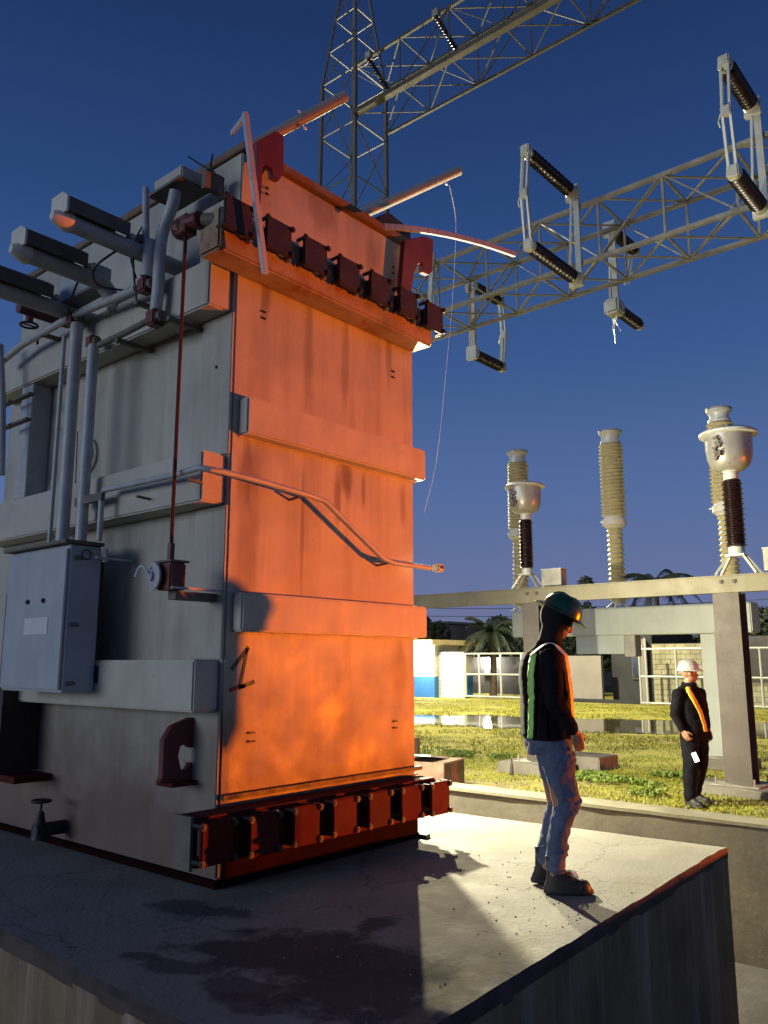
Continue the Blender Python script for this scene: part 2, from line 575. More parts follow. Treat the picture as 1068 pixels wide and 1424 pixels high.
def ground_material():
    m = mat('field_ground', (.28, .26, .032), .95, var=.3, scale=.55, bump=.9, bscale=9)
    n, l = m.node_tree.nodes, m.node_tree.links
    b = n['Principled BSDF']
    base = b.inputs['Base Color'].links[0].from_socket
    geo = n.new('ShaderNodeNewGeometry')

    def nzr(sc, lo, hi, det=7):
        t = n.new('ShaderNodeTexNoise')
        t.inputs['Scale'].default_value = sc
        t.inputs['Detail'].default_value = det
        t.inputs['Roughness'].default_value = .68
        l.new(geo.outputs['Position'], t.inputs['Vector'])
        r = n.new('ShaderNodeMapRange')
        r.inputs['From Min'].default_value = lo
        r.inputs['From Max'].default_value = hi
        l.new(t.outputs['Fac'], r.inputs['Value'])
        return r.outputs[0]

    def mx(f, a, c):
        x = n.new('ShaderNodeMix')
        x.data_type = 'RGBA'
        l.new(f, x.inputs[0])
        l.new(a, x.inputs[6])
        x.inputs[7].default_value = (*c, 1)
        return x.outputs[2]
    c = mx(nzr(.9, .52, .62), base, (.15, .115, .045))
    c = mx(nzr(2.6, .56, .66), c, (.36, .31, .06))
    c = mx(nzr(1.7, .62, .68), c, (.13, .15, .02))
    # bare trodden soil near the containment wall
    sp = n.new('ShaderNodeSeparateXYZ')
    l.new(geo.outputs['Position'], sp.inputs[0])
    t = n.new('ShaderNodeTexNoise')
    t.inputs['Scale'].default_value = 1.3
    t.inputs['Detail'].default_value = 7
    l.new(geo.outputs['Position'], t.inputs['Vector'])
    a = n.new('ShaderNodeMath')
    a.operation = 'MULTIPLY_ADD'
    l.new(t.outputs['Fac'], a.inputs[0])
    a.inputs[1].default_value = 7
    l.new(sp.outputs[0], a.inputs[2])
    r = n.new('ShaderNodeMapRange')
    r.inputs['From Min'].default_value = 13.4
    r.inputs['From Max'].default_value = 15.2
    r.inputs['To Min'].default_value = .85
    r.inputs['To Max'].default_value = 0
    l.new(a.outputs[0], r.inputs['Value'])
    c = mx(r.outputs[0], c, (.13, .095, .045))
    l.new(c, b.inputs['Base Color'])
    return m


M['ground'] = ground_material()
water = bpy.data.materials.new('puddle_water')
water.use_nodes = True
_b = water.node_tree.nodes['Principled BSDF']
_b.inputs['Base Color'].default_value = (.06, .055, .03, 1)
_b.inputs['Roughness'].default_value = .04
_b.inputs['Specular IOR Level'].default_value = .8
_nz = water.node_tree.nodes.new('ShaderNodeTexNoise')
_nz.inputs['Scale'].default_value = 3
_bp = water.node_tree.nodes.new('ShaderNodeBump')
_bp.inputs['Strength'].default_value = .04
_bp.inputs['Distance'].default_value = .02
water.node_tree.links.new(_nz.outputs['Fac'], _bp.inputs['Height'])
water.node_tree.links.new(_bp.outputs[0], _b.inputs['Normal'])
M['water'] = water

# ================================================================== SETTING
G = -0.39      # level of the grass
PIT = -1.3
# ground sheet with a hole for the containment pit
PX0, PX1, PY0, PY1 = -5.0, 8.16, -5.0, 10.5
g = MB()
nb = g.bm
B = 900
xs = [-B, PX0 - .34, PX1 + .34, B]
ys = [-B, PY0 - .34, PY1 + .34, B]
gv = {(i, j): nb.verts.new((xs[i], ys[j], G)) for i in range(4) for j in range(4)}
for i in range(3):
    for j in range(3):
        if (i, j) != (1, 1):
            nb.faces.new((gv[i, j], gv[i + 1, j], gv[i + 1, j + 1], gv[i, j + 1]))
tag(g.build('grass_field', M['ground']), kind='structure')
p = MB()
p.box(PX0, PX1, PY0, PY1, PIT - .1, PIT)
tag(p.build('pit_floor', M['pit']), kind='structure')
TOPW = -0.085
w = MB()
w.box(PX1, PX1 + .33, PY0 - .33, PY1 + .33, PIT - .1, TOPW - .012)
w.box(PX0 - .33, PX0, PY0 - .33, PY1 + .33, PIT - .1, TOPW - .012)
w.box(PX0 + .002, PX1 - .002, PY1, PY1 + .33, PIT - .1, TOPW - .012)
w.box(PX0 + .002, PX1 - .002, PY0 - .33, PY0, PIT - .1, TOPW - .012)
tag(w.build('containment_wall', M['contain']), kind='structure')
# mortar-screeded top of the wall, slightly uneven
cp = MB()
N = 60
vv = []
for i in range(N + 1):
    y = PY0 - .33 + (PY1 - PY0 + .66) * i / N
    j = random.uniform(-.012, .004)
    dz = random.uniform(-.004, .005)
    vv.append([cp.bm.verts.new(q) for q in ((PX1 - .012 + j, y, TOPW - .03), (PX1 - .008 + j, y, TOPW + dz), (PX1 + .332, y, TOPW + .002 + dz), (PX1 + .336, y, TOPW - .03))])
for a, b in zip(vv, vv[1:]):
    for k in range(3):
        cp.bm.faces.new((a[k], a[k + 1], b[k + 1], b[k]))
tag(cp.build('wall_coping', M['coping']), kind='structure')

# transformer pad, surveyed corners
P_near, P_right, P_back, P_left = V(2.07, 2.03, 0), V(6.605, 2.29, 0), V(6.15, 9.4, 0), V(2.40, 9.4, 0)
pd = MB()
def ring(zs, out):
    cx_, cy_ = 4.3, 5.7
    res = []
    corners = [P_near, P_right, P_back, P_left]
    for k in range(4):
        a, b = corners[k], corners[(k + 1) % 4]
        nseg = 34
        for s in range(nseg):
            q = a.lerp(b, s / nseg)
            d = (b - a).normalized()
            nrm = Vector((d.y, -d.x, 0))
            wob = 0 if s == 0 else random.uniform(-.008, .004)
            res.append((q + nrm * (out + wob)).to_tuple()[:2] + (zs + (random.uniform(-.006, .002) if zs < 0 else 0),))
    return res
r_top = [pd.bm.verts.new(q) for q in ring(0, -.02)]
pd.bm.faces.new(r_top)
bmesh.ops.triangulate(pd.bm, faces=pd.bm.faces)
tag(pd.build('transformer_pad', M['pad']), kind='structure')
random.seed(3)
rm = MB()
ra = [rm.bm.verts.new((q[0], q[1], -.0005)) for q in ring(0, -.021)]
rb = [rm.bm.verts.new(q) for q in ring(-.022, 0)]
rc = [rm.bm.verts.new(q) for q in ring(-.075, -.004)]
n_ = len(ra)
for a, b in ((ra, rb), (rb, rc)):
    for k in range(n_):
        rm.bm.faces.new((a[k], b[k], b[(k + 1) % n_], a[(k + 1) % n_]))
tag(rm.build('pad_rim', M['rim']), kind='structure')
ps = MB()
sa = [(P_near.x + .004, P_near.y + .004), (P_right.x - .004, P_right.y + .004), (P_back.x - .004, P_back.y - .004), (P_left.x + .004, P_left.y - .004)]
top = [ps.bm.verts.new((x, y, -.06)) for x, y in sa]
bot = [ps.bm.verts.new((x, y, PIT - .05)) for x, y in sa]
for k in range(4):
    ps.bm.faces.new((bot[k], bot[(k + 1) % 4], top[(k + 1) % 4], top[k]))
tag(ps.build('pad_side', M['padside']), kind='structure')
# lower concrete step in front of the pad, left foreground
tag(MB().box(1.55, 2.0, 2.6, 9.0, PIT, -.78).build('concrete_step', M['contain']), kind='structure')

# puddle: irregular outline, 4 mm above the grass
pw = MB()
random.seed(11)
near_ = [(-2, 1014), (20, 1015), (560, 1006), (600, 1007), (680, 1012), (760, 1015), (830, 1018), (890, 1020), (960, 1023), (1040, 1026), (1120, 1028), (1300, 1032)]
far_ = [(1300, 1008), (1120, 1006), (1068, 1004), (1000, 1003), (930, 1001), (850, 1000), (780, 999), (720, 997), (660, 994), (610, 995), (560, 994)]
poly = []
for a, b in zip(near_[2:], near_[3:]):
    for s in range(4):
        poly.append((a[0] + (b[0] - a[0]) * s / 4, a[1] + (b[1] - a[1]) * s / 4 + random.uniform(-1.2, 1.2)))
for a, b in zip(far_, far_[1:]):
    for s in range(4):
        poly.append((a[0] + (b[0] - a[0]) * s / 4, a[1] + (b[1] - a[1]) * s / 4 + random.uniform(-.9, .9)))
vs = [pw.bm.verts.new(at(x, y, 'z', G + .006)) for x, y in poly]
pw.bm.faces.new(vs)
bmesh.ops.triangulate(pw.bm, faces=pw.bm.faces)
tag(pw.build('puddle', M['water']), kind='structure')

# ================================================================== TRANSFORMER TANK
X0, X1, Y0, Y1, ZT = 3.40, 5.355, 4.26, 7.55, 5.02
T = thing('transformer_tank', (X0, Y0, 0), 'tall grey steel transformer tank lit orange on its end, with ribs and rust streaks', 'transformer')
# main body: walls, inset a bit at the top
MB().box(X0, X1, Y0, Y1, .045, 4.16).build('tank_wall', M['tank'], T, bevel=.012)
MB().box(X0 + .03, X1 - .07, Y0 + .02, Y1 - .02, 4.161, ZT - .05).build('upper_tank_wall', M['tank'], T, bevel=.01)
MB().box(X0 - .03, X1 + .02, Y0 - .03, Y1 + .03, 0.0, .045).build('base_skid', M['skid'], T, bevel=.01)
MB().box(X0 + .01, X1 - .045, Y0 - .03, Y1 + .03, ZT - .05, ZT + .015).build('cover_flange', M['edge'], T, bevel=.006)
MB().box(X0 + .05, X1 - .09, Y0 + .02, Y1 - .02, ZT + .016, ZT + .05).build('tank_cover', M['edge'], T)
MB().box(X0 + .05, X1 - .001, Y0 - .022, Y0 - .002, .046, .195).build('bottom_plate', M['skid'], T)
MB().box(X0 + .002, X1 + .03, Y0 - .045, Y0 - .003, .515, .545).build('ledge', M['maroon'], T)
# long side ribs (left), end ribs, and the ribs on the hidden long side
for z0, z1 in ((1.05, 1.37), (2.38, 2.72), (3.73, 4.07)):
    MB().box(3.20, X0 - .002, Y0 + .04, Y1 - .05, z0, z1).build('rib', M['rib'], T, bevel=.012)
    MB().box(X1 + .002, X1 + .12, Y0 + .25, Y1 - .25, z0, z1).build('rib', M['rib'], T, bevel=.02)
for z0, z1 in ((1.55, 1.80), (2.86, 3.12)):
    MB().box(X0 + .055, X1 + .045, Y0 - .10, Y0 - .002, z0, z1).build('rib', M['rib'], T, bevel=.012)
for zz in (1.545, 1.805, 2.855, 3.125):
    wbd = MB()
    rw = random.Random(int(zz * 100))
    wbd.tube([(X0 + .06 + k * .03, Y0 - .004, zz + rw.uniform(-.002, .002)) for k in range(65)], [rw.uniform(.004, .009) for k in range(65)], 5)
    wbd.build('weld_bead', M['rib'], T)
# corner stiffeners on the long side
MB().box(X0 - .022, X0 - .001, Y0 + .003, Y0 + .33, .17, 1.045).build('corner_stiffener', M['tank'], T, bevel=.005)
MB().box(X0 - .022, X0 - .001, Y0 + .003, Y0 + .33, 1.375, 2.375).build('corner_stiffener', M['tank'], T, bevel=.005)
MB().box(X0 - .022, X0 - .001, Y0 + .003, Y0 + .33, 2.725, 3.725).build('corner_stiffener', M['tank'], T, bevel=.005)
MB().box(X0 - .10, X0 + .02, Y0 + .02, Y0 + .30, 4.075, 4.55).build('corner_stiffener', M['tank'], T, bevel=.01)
# vertical channel at the far end of the long side
for ya, yb in ((6.75, 6.95),):
    MB().box(3.22, X0 - .002, ya, yb, 2.721, 3.729).build('channel', M['pipe'], T, bevel=.006)
# a few weld marks and eyelets on the end face
for (px, py, dx) in ((366, 434, .035), (366, 443, .035), (546, 517, .03), (546, 525, .03), (549, 1003, .045), (549, 1012, .045), (349, 1019, .055), (349, 1031, .055),
                     (370, 262, .03), (370, 270, .03), (546, 372, .02), (546, 380, .02)):
    q = at(px, py, 'y', Y0)
    MB().box(q.x - dx / 2, q.x + dx / 2, Y0 - .014, Y0 - .001, q.z - .006, q.z + .006).build('weld_tab', M['maroon'], T)
# graffiti strokes
def stroke(pts, m, r=.006):
    pr = [at(a, b, 'y', Y0 - .0015) for a, b in pts]
    sb = MB()
    for a, b in zip(pr, pr[1:]):
        sb.bar(a, b, .026, .003, up=(0, 1, 0))
    return sb.build('paint_mark', m, T)
stroke([(322, 931), (346, 900)], M['greenpaint'])
stroke([(344, 902), (333, 957)], M['greenpaint'])
stroke([(332, 957), (354, 948)], M['greenpaint'])
stroke([(319, 960), (330, 956), (341, 953)], M['redpaint'])

# radiator headers with blanked flanges
def flange_row(z0, z1, mplate, mhead, zh0, zh1, name):
    MB().box(3.07, 5.35, Y0 - .22, Y0 - .003, zh0, zh1).build(name, mhead, T, bevel=.015)
    h = z1 - z0
    for i in range(7):
        xc = 3.155 + .352 * i
        MB().box(xc - .075, xc + .075, Y0 - .285, Y0 - .2202, z0 + .05, z1 - .05).build('valve_neck', M['black'], T)
        jz, jr = random.uniform(-.006, .006), random.uniform(-.012, .012)
        pl = MB().obox((xc, Y0 - .30, (z0 + z1) / 2 + jz), (.232, .03, h), Matrix.Rotation(jr, 3, 'Y')).build('blanking_plate', mplate, T, bevel=.008)
        for sx in (-1, 1):
            for sz in (-1, 1):
                b = MB()
                cxx, czz = xc + sx * .113, (z0 + z1) / 2 + sz * (h / 2 - .022) + jz
                b.tube([(cxx, Y0 - .335, czz), (cxx, Y0 - .235, czz)], .0135, 6)
                b.tube([(cxx, Y0 - .329, czz), (cxx, Y0 - .316, czz)], .022, 6)
                b.build('bolt', M['maroon'] if mplate is M['maroon'] else M['black'], pl)
        for sz in (-1, 1):
            z = (z0 + z1) / 2 + sz * (h / 2 - .022)
            MB().tube([(xc + .15, Y0 - .26, z), (xc + .15, Y0 - .20, z)], .012, 6).build('stud', M['bolt'], T)
random.seed(5)
flange_row(4.10, 4.335, M['maroon'], M['shelf'], 4.0, 4.3, 'upper_header')
flange_row(.225, .465, M['redshade'], M['redshade'], .20, .475, 'lower_header')
MB().box(3.045, 3.068, Y0 - .20, Y0 - .03, .19, .485).build('header_end_plate', M['brown'], T)
MB().box(X1 + .003, X1 + .22, Y0 + .1, Y0 + .55, .36, .46).build('pipe_stub', M['red'], T, bevel=.03)
MB().prism([(X1 + .003, Y0 - .1, .001), (X1 + .08, Y0 - .08, .001), (X1 + .08, Y0 + .2, .001), (X1 + .003, Y0 + .2, .001)], (0, 0, .03)).build('base_foot', M['black'], T)

# lifting lugs, red plates with a hooked notch (profile surveyed on their own plane)
def lug(pts, y, th=.05):
    pr = [at(a, b, 'y', y) for a, b in pts]
    MB().prism(pr, (0, th, 0)).build('lifting_lug', M['red'], T, bevel=.004)
lug([(358, 196), (384, 182), (395, 189), (395, 241), (388, 251), (379, 246), (378, 235), (371, 228), (366, 232), (364, 262), (362, 302), (357, 300)], Y0 - .10)
lug([(563, 334), (590, 328), (603, 333), (602, 376), (597, 382), (588, 378), (588, 366), (582, 366), (576, 380), (572, 408), (569, 417), (557, 405)], Y0 - .10)
# jacking bracket on the long side: red C-shaped hook standing out of the wall (seen on a plane y = const)
yb = at(272, 1050, 'x', X0).y
cpts = [(266, 998), (240, 1010), (228, 1030), (226, 1082), (222, 1089), (262, 1089), (272, 1084), (272, 1062), (266, 1060), (260, 1071), (252, 1070), (248, 1052), (251, 1038), (258, 1034), (265, 1040), (272, 1038), (272, 998)]
pr = [at(a, b, 'y', yb) for a, b in cpts]
MB().prism(pr, (0, .05, 0)).build('jacking_lug', M['red'], T, bevel=.003)
q = at(245, 1086, 'y', yb)
MB().box(q.x - .07, X0 - .001, yb - .06, yb + .11, q.z - .03, q.z - .003).build('jacking_foot', M['redshade'], T)
q = at(18, 1082, 'x', 3.15)
MB().box(3.10, X0 - .001, q.y - .12, q.y + .5, q.z - .03, q.z + .02).build('jacking_foot', M['redshade'], T)
q = at(4, 1080, 'x', 3.12)
MB().box(3.08, X0 - .001, q.y + .02, q.y + .1, q.z + .025, 1.9).build('jacking_post', M['maroon'], T)

# drain valve at the foot of the long side
q = at(58, 1160, 'x', 3.22)
vb = MB()
vb.tube([(X0, q.y, q.z + .03), (3.16, q.y, q.z + .03)], .05, 12)
vb.tube([(3.2, q.y, q.z - .03), (3.2, q.y, q.z + .08), (3.2, q.y, q.z + .16)], [.06, .04, .025], 10)
v_ = vb.build('drain_valve', M['black'], T, smooth='auto')
hw = MB()
hw.tube([(3.2, q.y, q.z + .1), (3.2, q.y, q.z + .24)], .010, 8)
hw.tube([(3.2 + .065 * cos(a), q.y + .065 * sin(a), q.z + .235) for a in [2 * pi * k / 16 for k in range(17)]], .011, 6)
hw.bar((3.135, q.y, q.z + .235), (3.265, q.y, q.z + .235), .012)
hw.build('handwheel', M['black'], v_)

# ---- control cabinet on the long side
CX, CYn, CYf = 2.95, 5.43, 6.31
cz0, cz1 = 1.15, 2.175
CB = MB().box(CX, 3.19, CYn, CYf, cz0, cz1).build('control_cabinet', M['cab'], T, bevel=.006)
MB().box(CX - .022, CX - .002, CYn + .012, CYf - .01, cz0 + .02, cz1 - .03).build('cabinet_door', M['cab'], CB, bevel=.005)
MB().box(CX - .06, 3.195, CYn - .03, CYf + .03, cz1 + .004, cz1 + .03).build('cabinet_lid', M['brown'], CB, bevel=.004)
MB().box(CX - .026, CX - .0225, 5.64, 5.98, 1.55, 1.67).build('nameplate', M['plate'], CB)
for yy in (5.72, 5.95):
    MB().lathe([(.018, 0), (.018, .012), (.009, .013), (.009, .02)], (CX - .022, yy, 1.79), (-1, 0, 0), 12).build('lock', M['black'], CB)
for zz in (2.09, 1.62, 1.22):
    h = MB()
    h.tube([(CX + .02, CYn - .012, zz), (CX + .07, CYn - .02, zz + .004), (CX + .095, CYn - .012, zz - .012), (CX + .02, CYn - .012, zz - .018)], .005, 6)
    h.build('hinge', M['brown'], CB)
MB().tube([(3.07 + .035 * cos(a), CYn - .008, 2.11 + .035 * sin(a)) for a in [2 * pi * k / 18 for k in range(19)]], .005, 6).build('vent_ring', M['brown'], CB)
MB().box(3.19, 3.24, CYn + .04, CYf - .04, 1.38, 2.1).build('mounting_channel', M['black'], CB)
MB().obox((3.21, CYn - .02, 1.27), (.05, .03, .12)).build('earthing_clamp', M['black'], CB)
MB().box(3.10, 3.38, CYn - .09, CYn - .07, 2.08, 2.095).build('cable_bracket', M['pipe'], T)
MB().box(3.16, 3.18, CYn - .10, CYn - .06, 2.06, 2.16).build('cable_bracket', M['pipe'], T)

# ---- conduits standing on the cabinet, surveyed on planes x = const
def pipe(pts, r, ax='x', v=3.08, name='conduit', m='pipe', seg=12):
    return MB().tube([at(a, b, ax, v) for a, b in pts], r, seg).build(name, M[m], T, smooth='auto')
def sm(pts, n=5):
    """smooth a pixel/3D polyline (Catmull-Rom)"""
    P = [Vector(p) for p in pts]
    P = [P[0]] + P + [P[-1]]
    out = []
    for i in range(1, len(P) - 2):
        for s in range(n):
            t = s / n
            out.append(.5 * ((2 * P[i]) + (-P[i - 1] + P[i + 1]) * t + (2 * P[i - 1] - 5 * P[i] + 4 * P[i + 1] - P[i + 2]) * t * t + (-P[i - 1] + 3 * P[i] - 3 * P[i + 1] + P[i + 2]) * t ** 3))
    out.append(P[-2])
    return out
def straight_up(px, py, v, ztop, r, **k):
    q = at(px, py, 'x', v)
    return MB().tube([(v, q.y, cz1 + .03), (v, q.y, ztop)], r, 12).build('conduit', M['pipe'], T, smooth='auto'), q
za = at(104, 452, 'x', 3.08).z
straight_up(87, 740, 3.08, za, .048)
qa = at(104, 452, 'x', 3.08)
zb = at(129, 480, 'x', 3.10).z
straight_up(113, 740, 3.10, zb, .042)
qb = at(129, 480, 'x', 3.10)
zc = at(86, 470, 'x', 3.12).z
straight_up(70, 738, 3.12, zc, .018)
q1 = at(137, 745, 'x', 3.1)
q2 = at(142, 684, 'x', 3.1)
# conduit that runs along the middle rib and wraps round the corner onto the end face
YP = Y0 - .125
pts3 = [V(3.1, q2.y, cz1 + .03), V(3.1, q2.y, q2.z - .02), V(3.1, q2.y - .03, q2.z + .01), at(245, 660, 'x', 3.1), V(3.10, YP + .05, at(275, 651, 'x', 3.1).z), V(3.14, YP, at(282, 651, 'y', YP).z),
        at(310, 656, 'y', YP), at(365, 670, 'y', YP), at(430, 689, 'y', YP), at(452, 697, 'y', YP), at(495, 740, 'y', YP), at(533, 777, 'y', YP), at(548, 783, 'y', YP), at(598, 790, 'y', YP)]
MB().tube(pts3, .021, 10).build('conduit', M['pipe'], T, smooth='auto')
q = at(609, 790, 'y', YP)
jb = MB().obox((q.x, YP, q.z), (.075, .07, .065)).build('junction_box', M['rib'], T, bevel=.006)
MB().lathe([(.014, 0), (.014, .012)], (q.x + .01, YP - .036, q.z + .005), (0, -1, 0), 8).build('box_screw', M['brown'], jb)
for (a, b) in ((418, 690), (540, 783)):
    q = at(a, b, 'y', YP)
    MB().bar((q.x, YP, q.z), (q.x + .01, Y0 - .002, q.z - .01), .022, .012).build('pipe_clip', M['brown'], T)
for (a, b) in ((190, 690), (262, 667)):
    q = at(a, b, 'x', 3.1)
    MB().bar((3.1, q.y, q.z), (3.2, q.y, q.z - .005), .022, .014).build('pipe_clip', M['brown'], T)
# red couplings
for (a, b, v, s) in ((104, 445, 3.08, .105), (129, 476, 3.10, .085), (216, 443, 3.12, .105), (203, 398, 3.10, .10)):
    q = at(a, b, 'x', v)
    c = MB().obox(q, (s, s, s * 1.1)).build('coupling', M['red'], T, bevel=.012)
    MB().tube([q + V(0, -s * .5, 0), q + V(0, -s * .85, 0)], s * .38, 10).build('coupling_nut', M['brown'], c)
# sloping conduits between couplings (they run along the long side)
pipe([(0, 505), (30, 480), (100, 440), (190, 402)], .030, v=3.06)
pipe([(138, 480), (176, 462), (208, 445)], .024, v=3.10, m='brown')
# bracket arms holding them
for (a, b, v) in ((60, 463, 3.06), (190, 418, 3.06), (163, 470, 3.1), (235, 440, 3.12)):
    q = at(a, b, 'x', v)
    MB().box(v - .01, X0 - .002, q.y - .018, q.y + .018, q.z - .03, q.z + .0).build('bracket_arm', M['brown'], T)
q = at(125, 694, 'x', 3.09)
MB().box(3.08, 3.11, q.y - .17, q.y + .20, q.z - .03, q.z + .03).build('strut_rail', M['brown'], T)
q = at(20, 590, 'x', 3.1)
MB().bar(q + V(0, -.25, 0), q + V(0, .3, 0), .05, .02).build('strut_rail', M['brown'], T)
q = at(28, 478 + 76, 'x', 3.1)
MB().bar(q + V(0, -.2, 0), q + V(0, .3, 0), .05, .02).build('strut_rail', M['brown'], T)
# curved down-pipes near the corner
def pipe3(pts, v, r, m='pipe'):
    return MB().tube(sm([at(a, b, 'x', v) for a, b in pts], 5), r, 12).build('down_pipe', M[m], T, smooth='auto')
pipe3([(244, 266), (240, 285), (228, 318), (223, 345), (220, 400), (216, 436)], 3.12, .043)
pipe3([(203, 262), (203, 330), (205, 372), (203, 390)], 3.10, .026)
pipe3([(209, 335), (207, 360), (204, 385)], 3.08, .045)
pipe3([(0, 480), (3, 560), (2, 660)], 3.02, .03)
pipe3([(52, 470), (52, 560), (45, 620), (30, 650)], 3.3, .012, 'cable')

# horizontal bushing pockets reaching out of the long side, each with an open-bottomed hood
def pocket(px, py, px2, py2, r, hood=True, elbow=False):
    base = at(px, py, 'x', 3.14)
    y = base.y
    tip = at(px2, py2, 'y', y)
    tip.z = (tip.z + base.z) / 2
    base.z = tip.z
    if elbow:
        ep = [V(X0, y, base.z - .28), V(3.30, y, base.z - .26), V(3.2, y, base.z - .14), V(3.12, y, base.z - .03), V(3.0, y, base.z), tip]
        t = MB().tube(sm(ep, 4), r, 14)
    else:
        t = MB().tube([V(X0 + .03, y, base.z), tip], r, 14)
    t = t.build('outlet_pipe', M['pipe'], T, smooth='auto')
    if hood:
        L = .46
        hx = tip.x - .05
        hb = MB()
        zb_ = base.z + r * .55
        # angled hood: sloped top, open underside
        sec = [(-.10, 0), (-.10, .10), (-.02, .15), (.10, .15), (.115, .12), (.115, 0), (.10, 0), (.10, .11), (-.02, .135), (-.085, .09), (-.085, 0)]
        a = [V(hx, y + s, zb_ + z) for s, z in sec]
        hb.prism(a, (L, 0, 0))
        h = hb.build('hood', M['brown'], t)
        MB().prism([V(hx - .02, y - .10, zb_ - .01), V(hx - .02, y - .10, zb_ + .10), V(hx - .02, y - .02, zb_ + .155), V(hx - .02, y + .12, zb_ + .155), V(hx - .02, y + .12, zb_ - .01)], (.018, 0, 0)).build('hood_end', M['cream'], t, bevel=.003)
        MB().lathe([(r * 1.15, 0), (r * 1.15, .03), (r * .8, .10), (r * .5, .13)], (tip.x + .01, y, base.z), (-1, 0, 0), 16).build('end_cap', M['cream'], t, smooth='auto')
        MB().obox((tip.x + L + .02, y + .0, zb_ + .05), (.05, .07, .05)).build('gland', M['cream'], t, bevel=.01)
    return y, base.z, tip.x
random.seed(2)
yA, zA, xA = pocket(203, 352, 95, 312, .062)
yB, zB, xB = pocket(150, 398, 38, 352, .062, elbow=True)
yC, zC, xC = pocket(104, 440, -8, 398, .062)
def cable(pts, r=.009, m='cable'):
    return MB().tube(sm(pts, 6), r, 6).build('cable', M[m], T, smooth=True)
cable([V(xA + .45, yA, zA + .1), V(xA + .40, yA - .02, zA - .02), V(xA + .3, yA + .15, zA - .16), V(xA + .42, yA + .32, zA - .2), V(3.25, yA + .45, zA - .1)])
cable([V(xA + .5, yA, zA - .03), V(xA + .52, yA - .01, zA - .25), V(xA + .56, yA, zA - .42)], .008)
cable([V(xB + .45, yB, zB + .1), V(xB + .42, yB + .1, zB - .1), V(xB + .5, yB + .3, zB - .18), V(3.28, yB + .5, zB - .1)])
cable([at(262, 218, 'x', 3.3), at(297, 240, 'x', 3.22), at(293, 232, 'x', 3.25), at(296, 215, 'x', 3.3)], .007)
cable([V(3.2, 5.1, 4.62), V(3.1, 5.0, 4.5), V(3.05, 5.05, 4.3), V(3.2, 5.2, 4.2)], .007)
cable([at(98, 850, 'x', 3.2), at(108, 600, 'x', 3.25)], .004)
# dome fitting on the first outlet pipe
q = at(180, 332, 'x', 3.15)
MB().lathe([(.07, 0), (.075, .02), (.06, .06), (.02, .085)], V(3.10, yA, zA + .055), (0, 0, 1), 16).build('dome_fitting', M['brown'], T, smooth='auto')
# grey terminal box between the outlets
q = at(88, 388, 'x', 3.02)
MB().obox((3.10, q.y - .2, q.z - .10), (.16, .50, .20), Matrix.Rotation(.0, 3, 'X')).build('terminal_box', M['cab'], T, bevel=.008)
# valve with handwheel at far left
q = at(42, 432, 'x', 3.05)
vv_ = MB().tube([(X0, q.y, q.z), (2.95, q.y, q.z)], .05, 12).build('pipe_valve', M['red'], T, smooth='auto')
MB().tube([(3.05, q.y, q.z + .06), (3.05, q.y, q.z - .10)], .03, 10).build('valve_stem', M['red'], vv_)
h = MB()
h.tube([(3.05 + .07 * cos(a), q.y + .07 * sin(a), q.z - .13) for a in [2 * pi * k / 16 for k in range(17)]], .010, 6)
h.bar((2.98, q.y, q.z - .13), (3.12, q.y, q.z - .13), .012)
h.build('handwheel', M['black'], vv_)
# box under the cover edge near the corner
ya_ = at(262, 262, 'x', 3.16).y
qz = at(262, 262, 'x', 3.16).z
bb = MB().obox((3.20, ya_ + .16, qz + .10), (.22, .34, .11)).build('relay_box', M['rib'], T, bevel=.01)
MB().obox((3.19, ya_ + .16, qz + .035), (.26, .38, .02)).build('relay_lid', M['brown'], bb)
MB().obox((3.28, ya_ - .12, qz + .05), (.16, .05, .14)).build('relay_flange', M['brown'], T)
# red bevel gearbox, drive rod, crank box
yr = at(258, 330, 'x', 3.04).y
zr = at(258, 316, 'x', 3.04).z
gb = MB()
gb.obox((3.04, yr, zr), (.10, .12, .13))
gb.tube([(3.04, yr, zr + .02), (3.04, yr - .16, zr - .0)], .055, 12)
gb.ball((3.04, yr + .05, zr), .075)
gb = gb.build('bevel_gearbox', M['red'], T, bevel=.006)
MB().tube([(3.06, yr - .15, zr), (3.12, yr - .24, zr - .01)], [.045, .06], 12).build('shaft_coupling', M['brown'], T)
MB().bar((3.06, yr, zr + .05), (X0, yr + .02, zr + .10), .05).build('gearbox_bracket', M['brown'], T)
zc_ = at(238, 782, 'x', 3.04).z
MB().tube([(3.04, yr, zr - .04), (3.04, yr, zc_)], .0125, 8).build('drive_rod', M['rodred'], T)
MB().tube([(3.04, yr, zc_ + .12), (3.04, yr, zc_)], .022, 8).build('rod_sleeve', M['red'], T)
cbx = MB().obox((3.05, yr, zc_ - .09), (.12, .15, .17)).build('crank_box', M['red'], T, bevel=.01)
MB().obox((3.05, yr, zc_ + .003), (.14, .18, .012)).build('crank_lid', M['brown'], cbx)
MB().box(3.0, X0 - .002, yr - .09, yr - .07, zc_ - .17, zc_ - .155).build('crank_bracket', M['pipe'], T)
MB().box(3.06, X0 - .002, yr - .04, yr + .04, zc_ - .23, zc_ - .178).build('crank_bracket', M['brown'], T)
wh = MB()
cw = V(2.975, yr + .06, zc_ - .09)
wh.lathe([(.082, 0), (.088, .006), (.088, .016), (.075, .02), (.03, .022), (.03, .04), (.012, .042)], cw, (-1, .15, 0), 24)
wd = wh.build('position_dial', M['pipe'], cbx, smooth='auto')
MB().tube(sm([cw + V(-.04, 0, 0), cw + V(-.07, .03, .06), cw + V(-.07, .08, .05), cw + V(-.07, .11, .0)], 5), .008, 8).build('crank_handle', M['plate'], cbx)
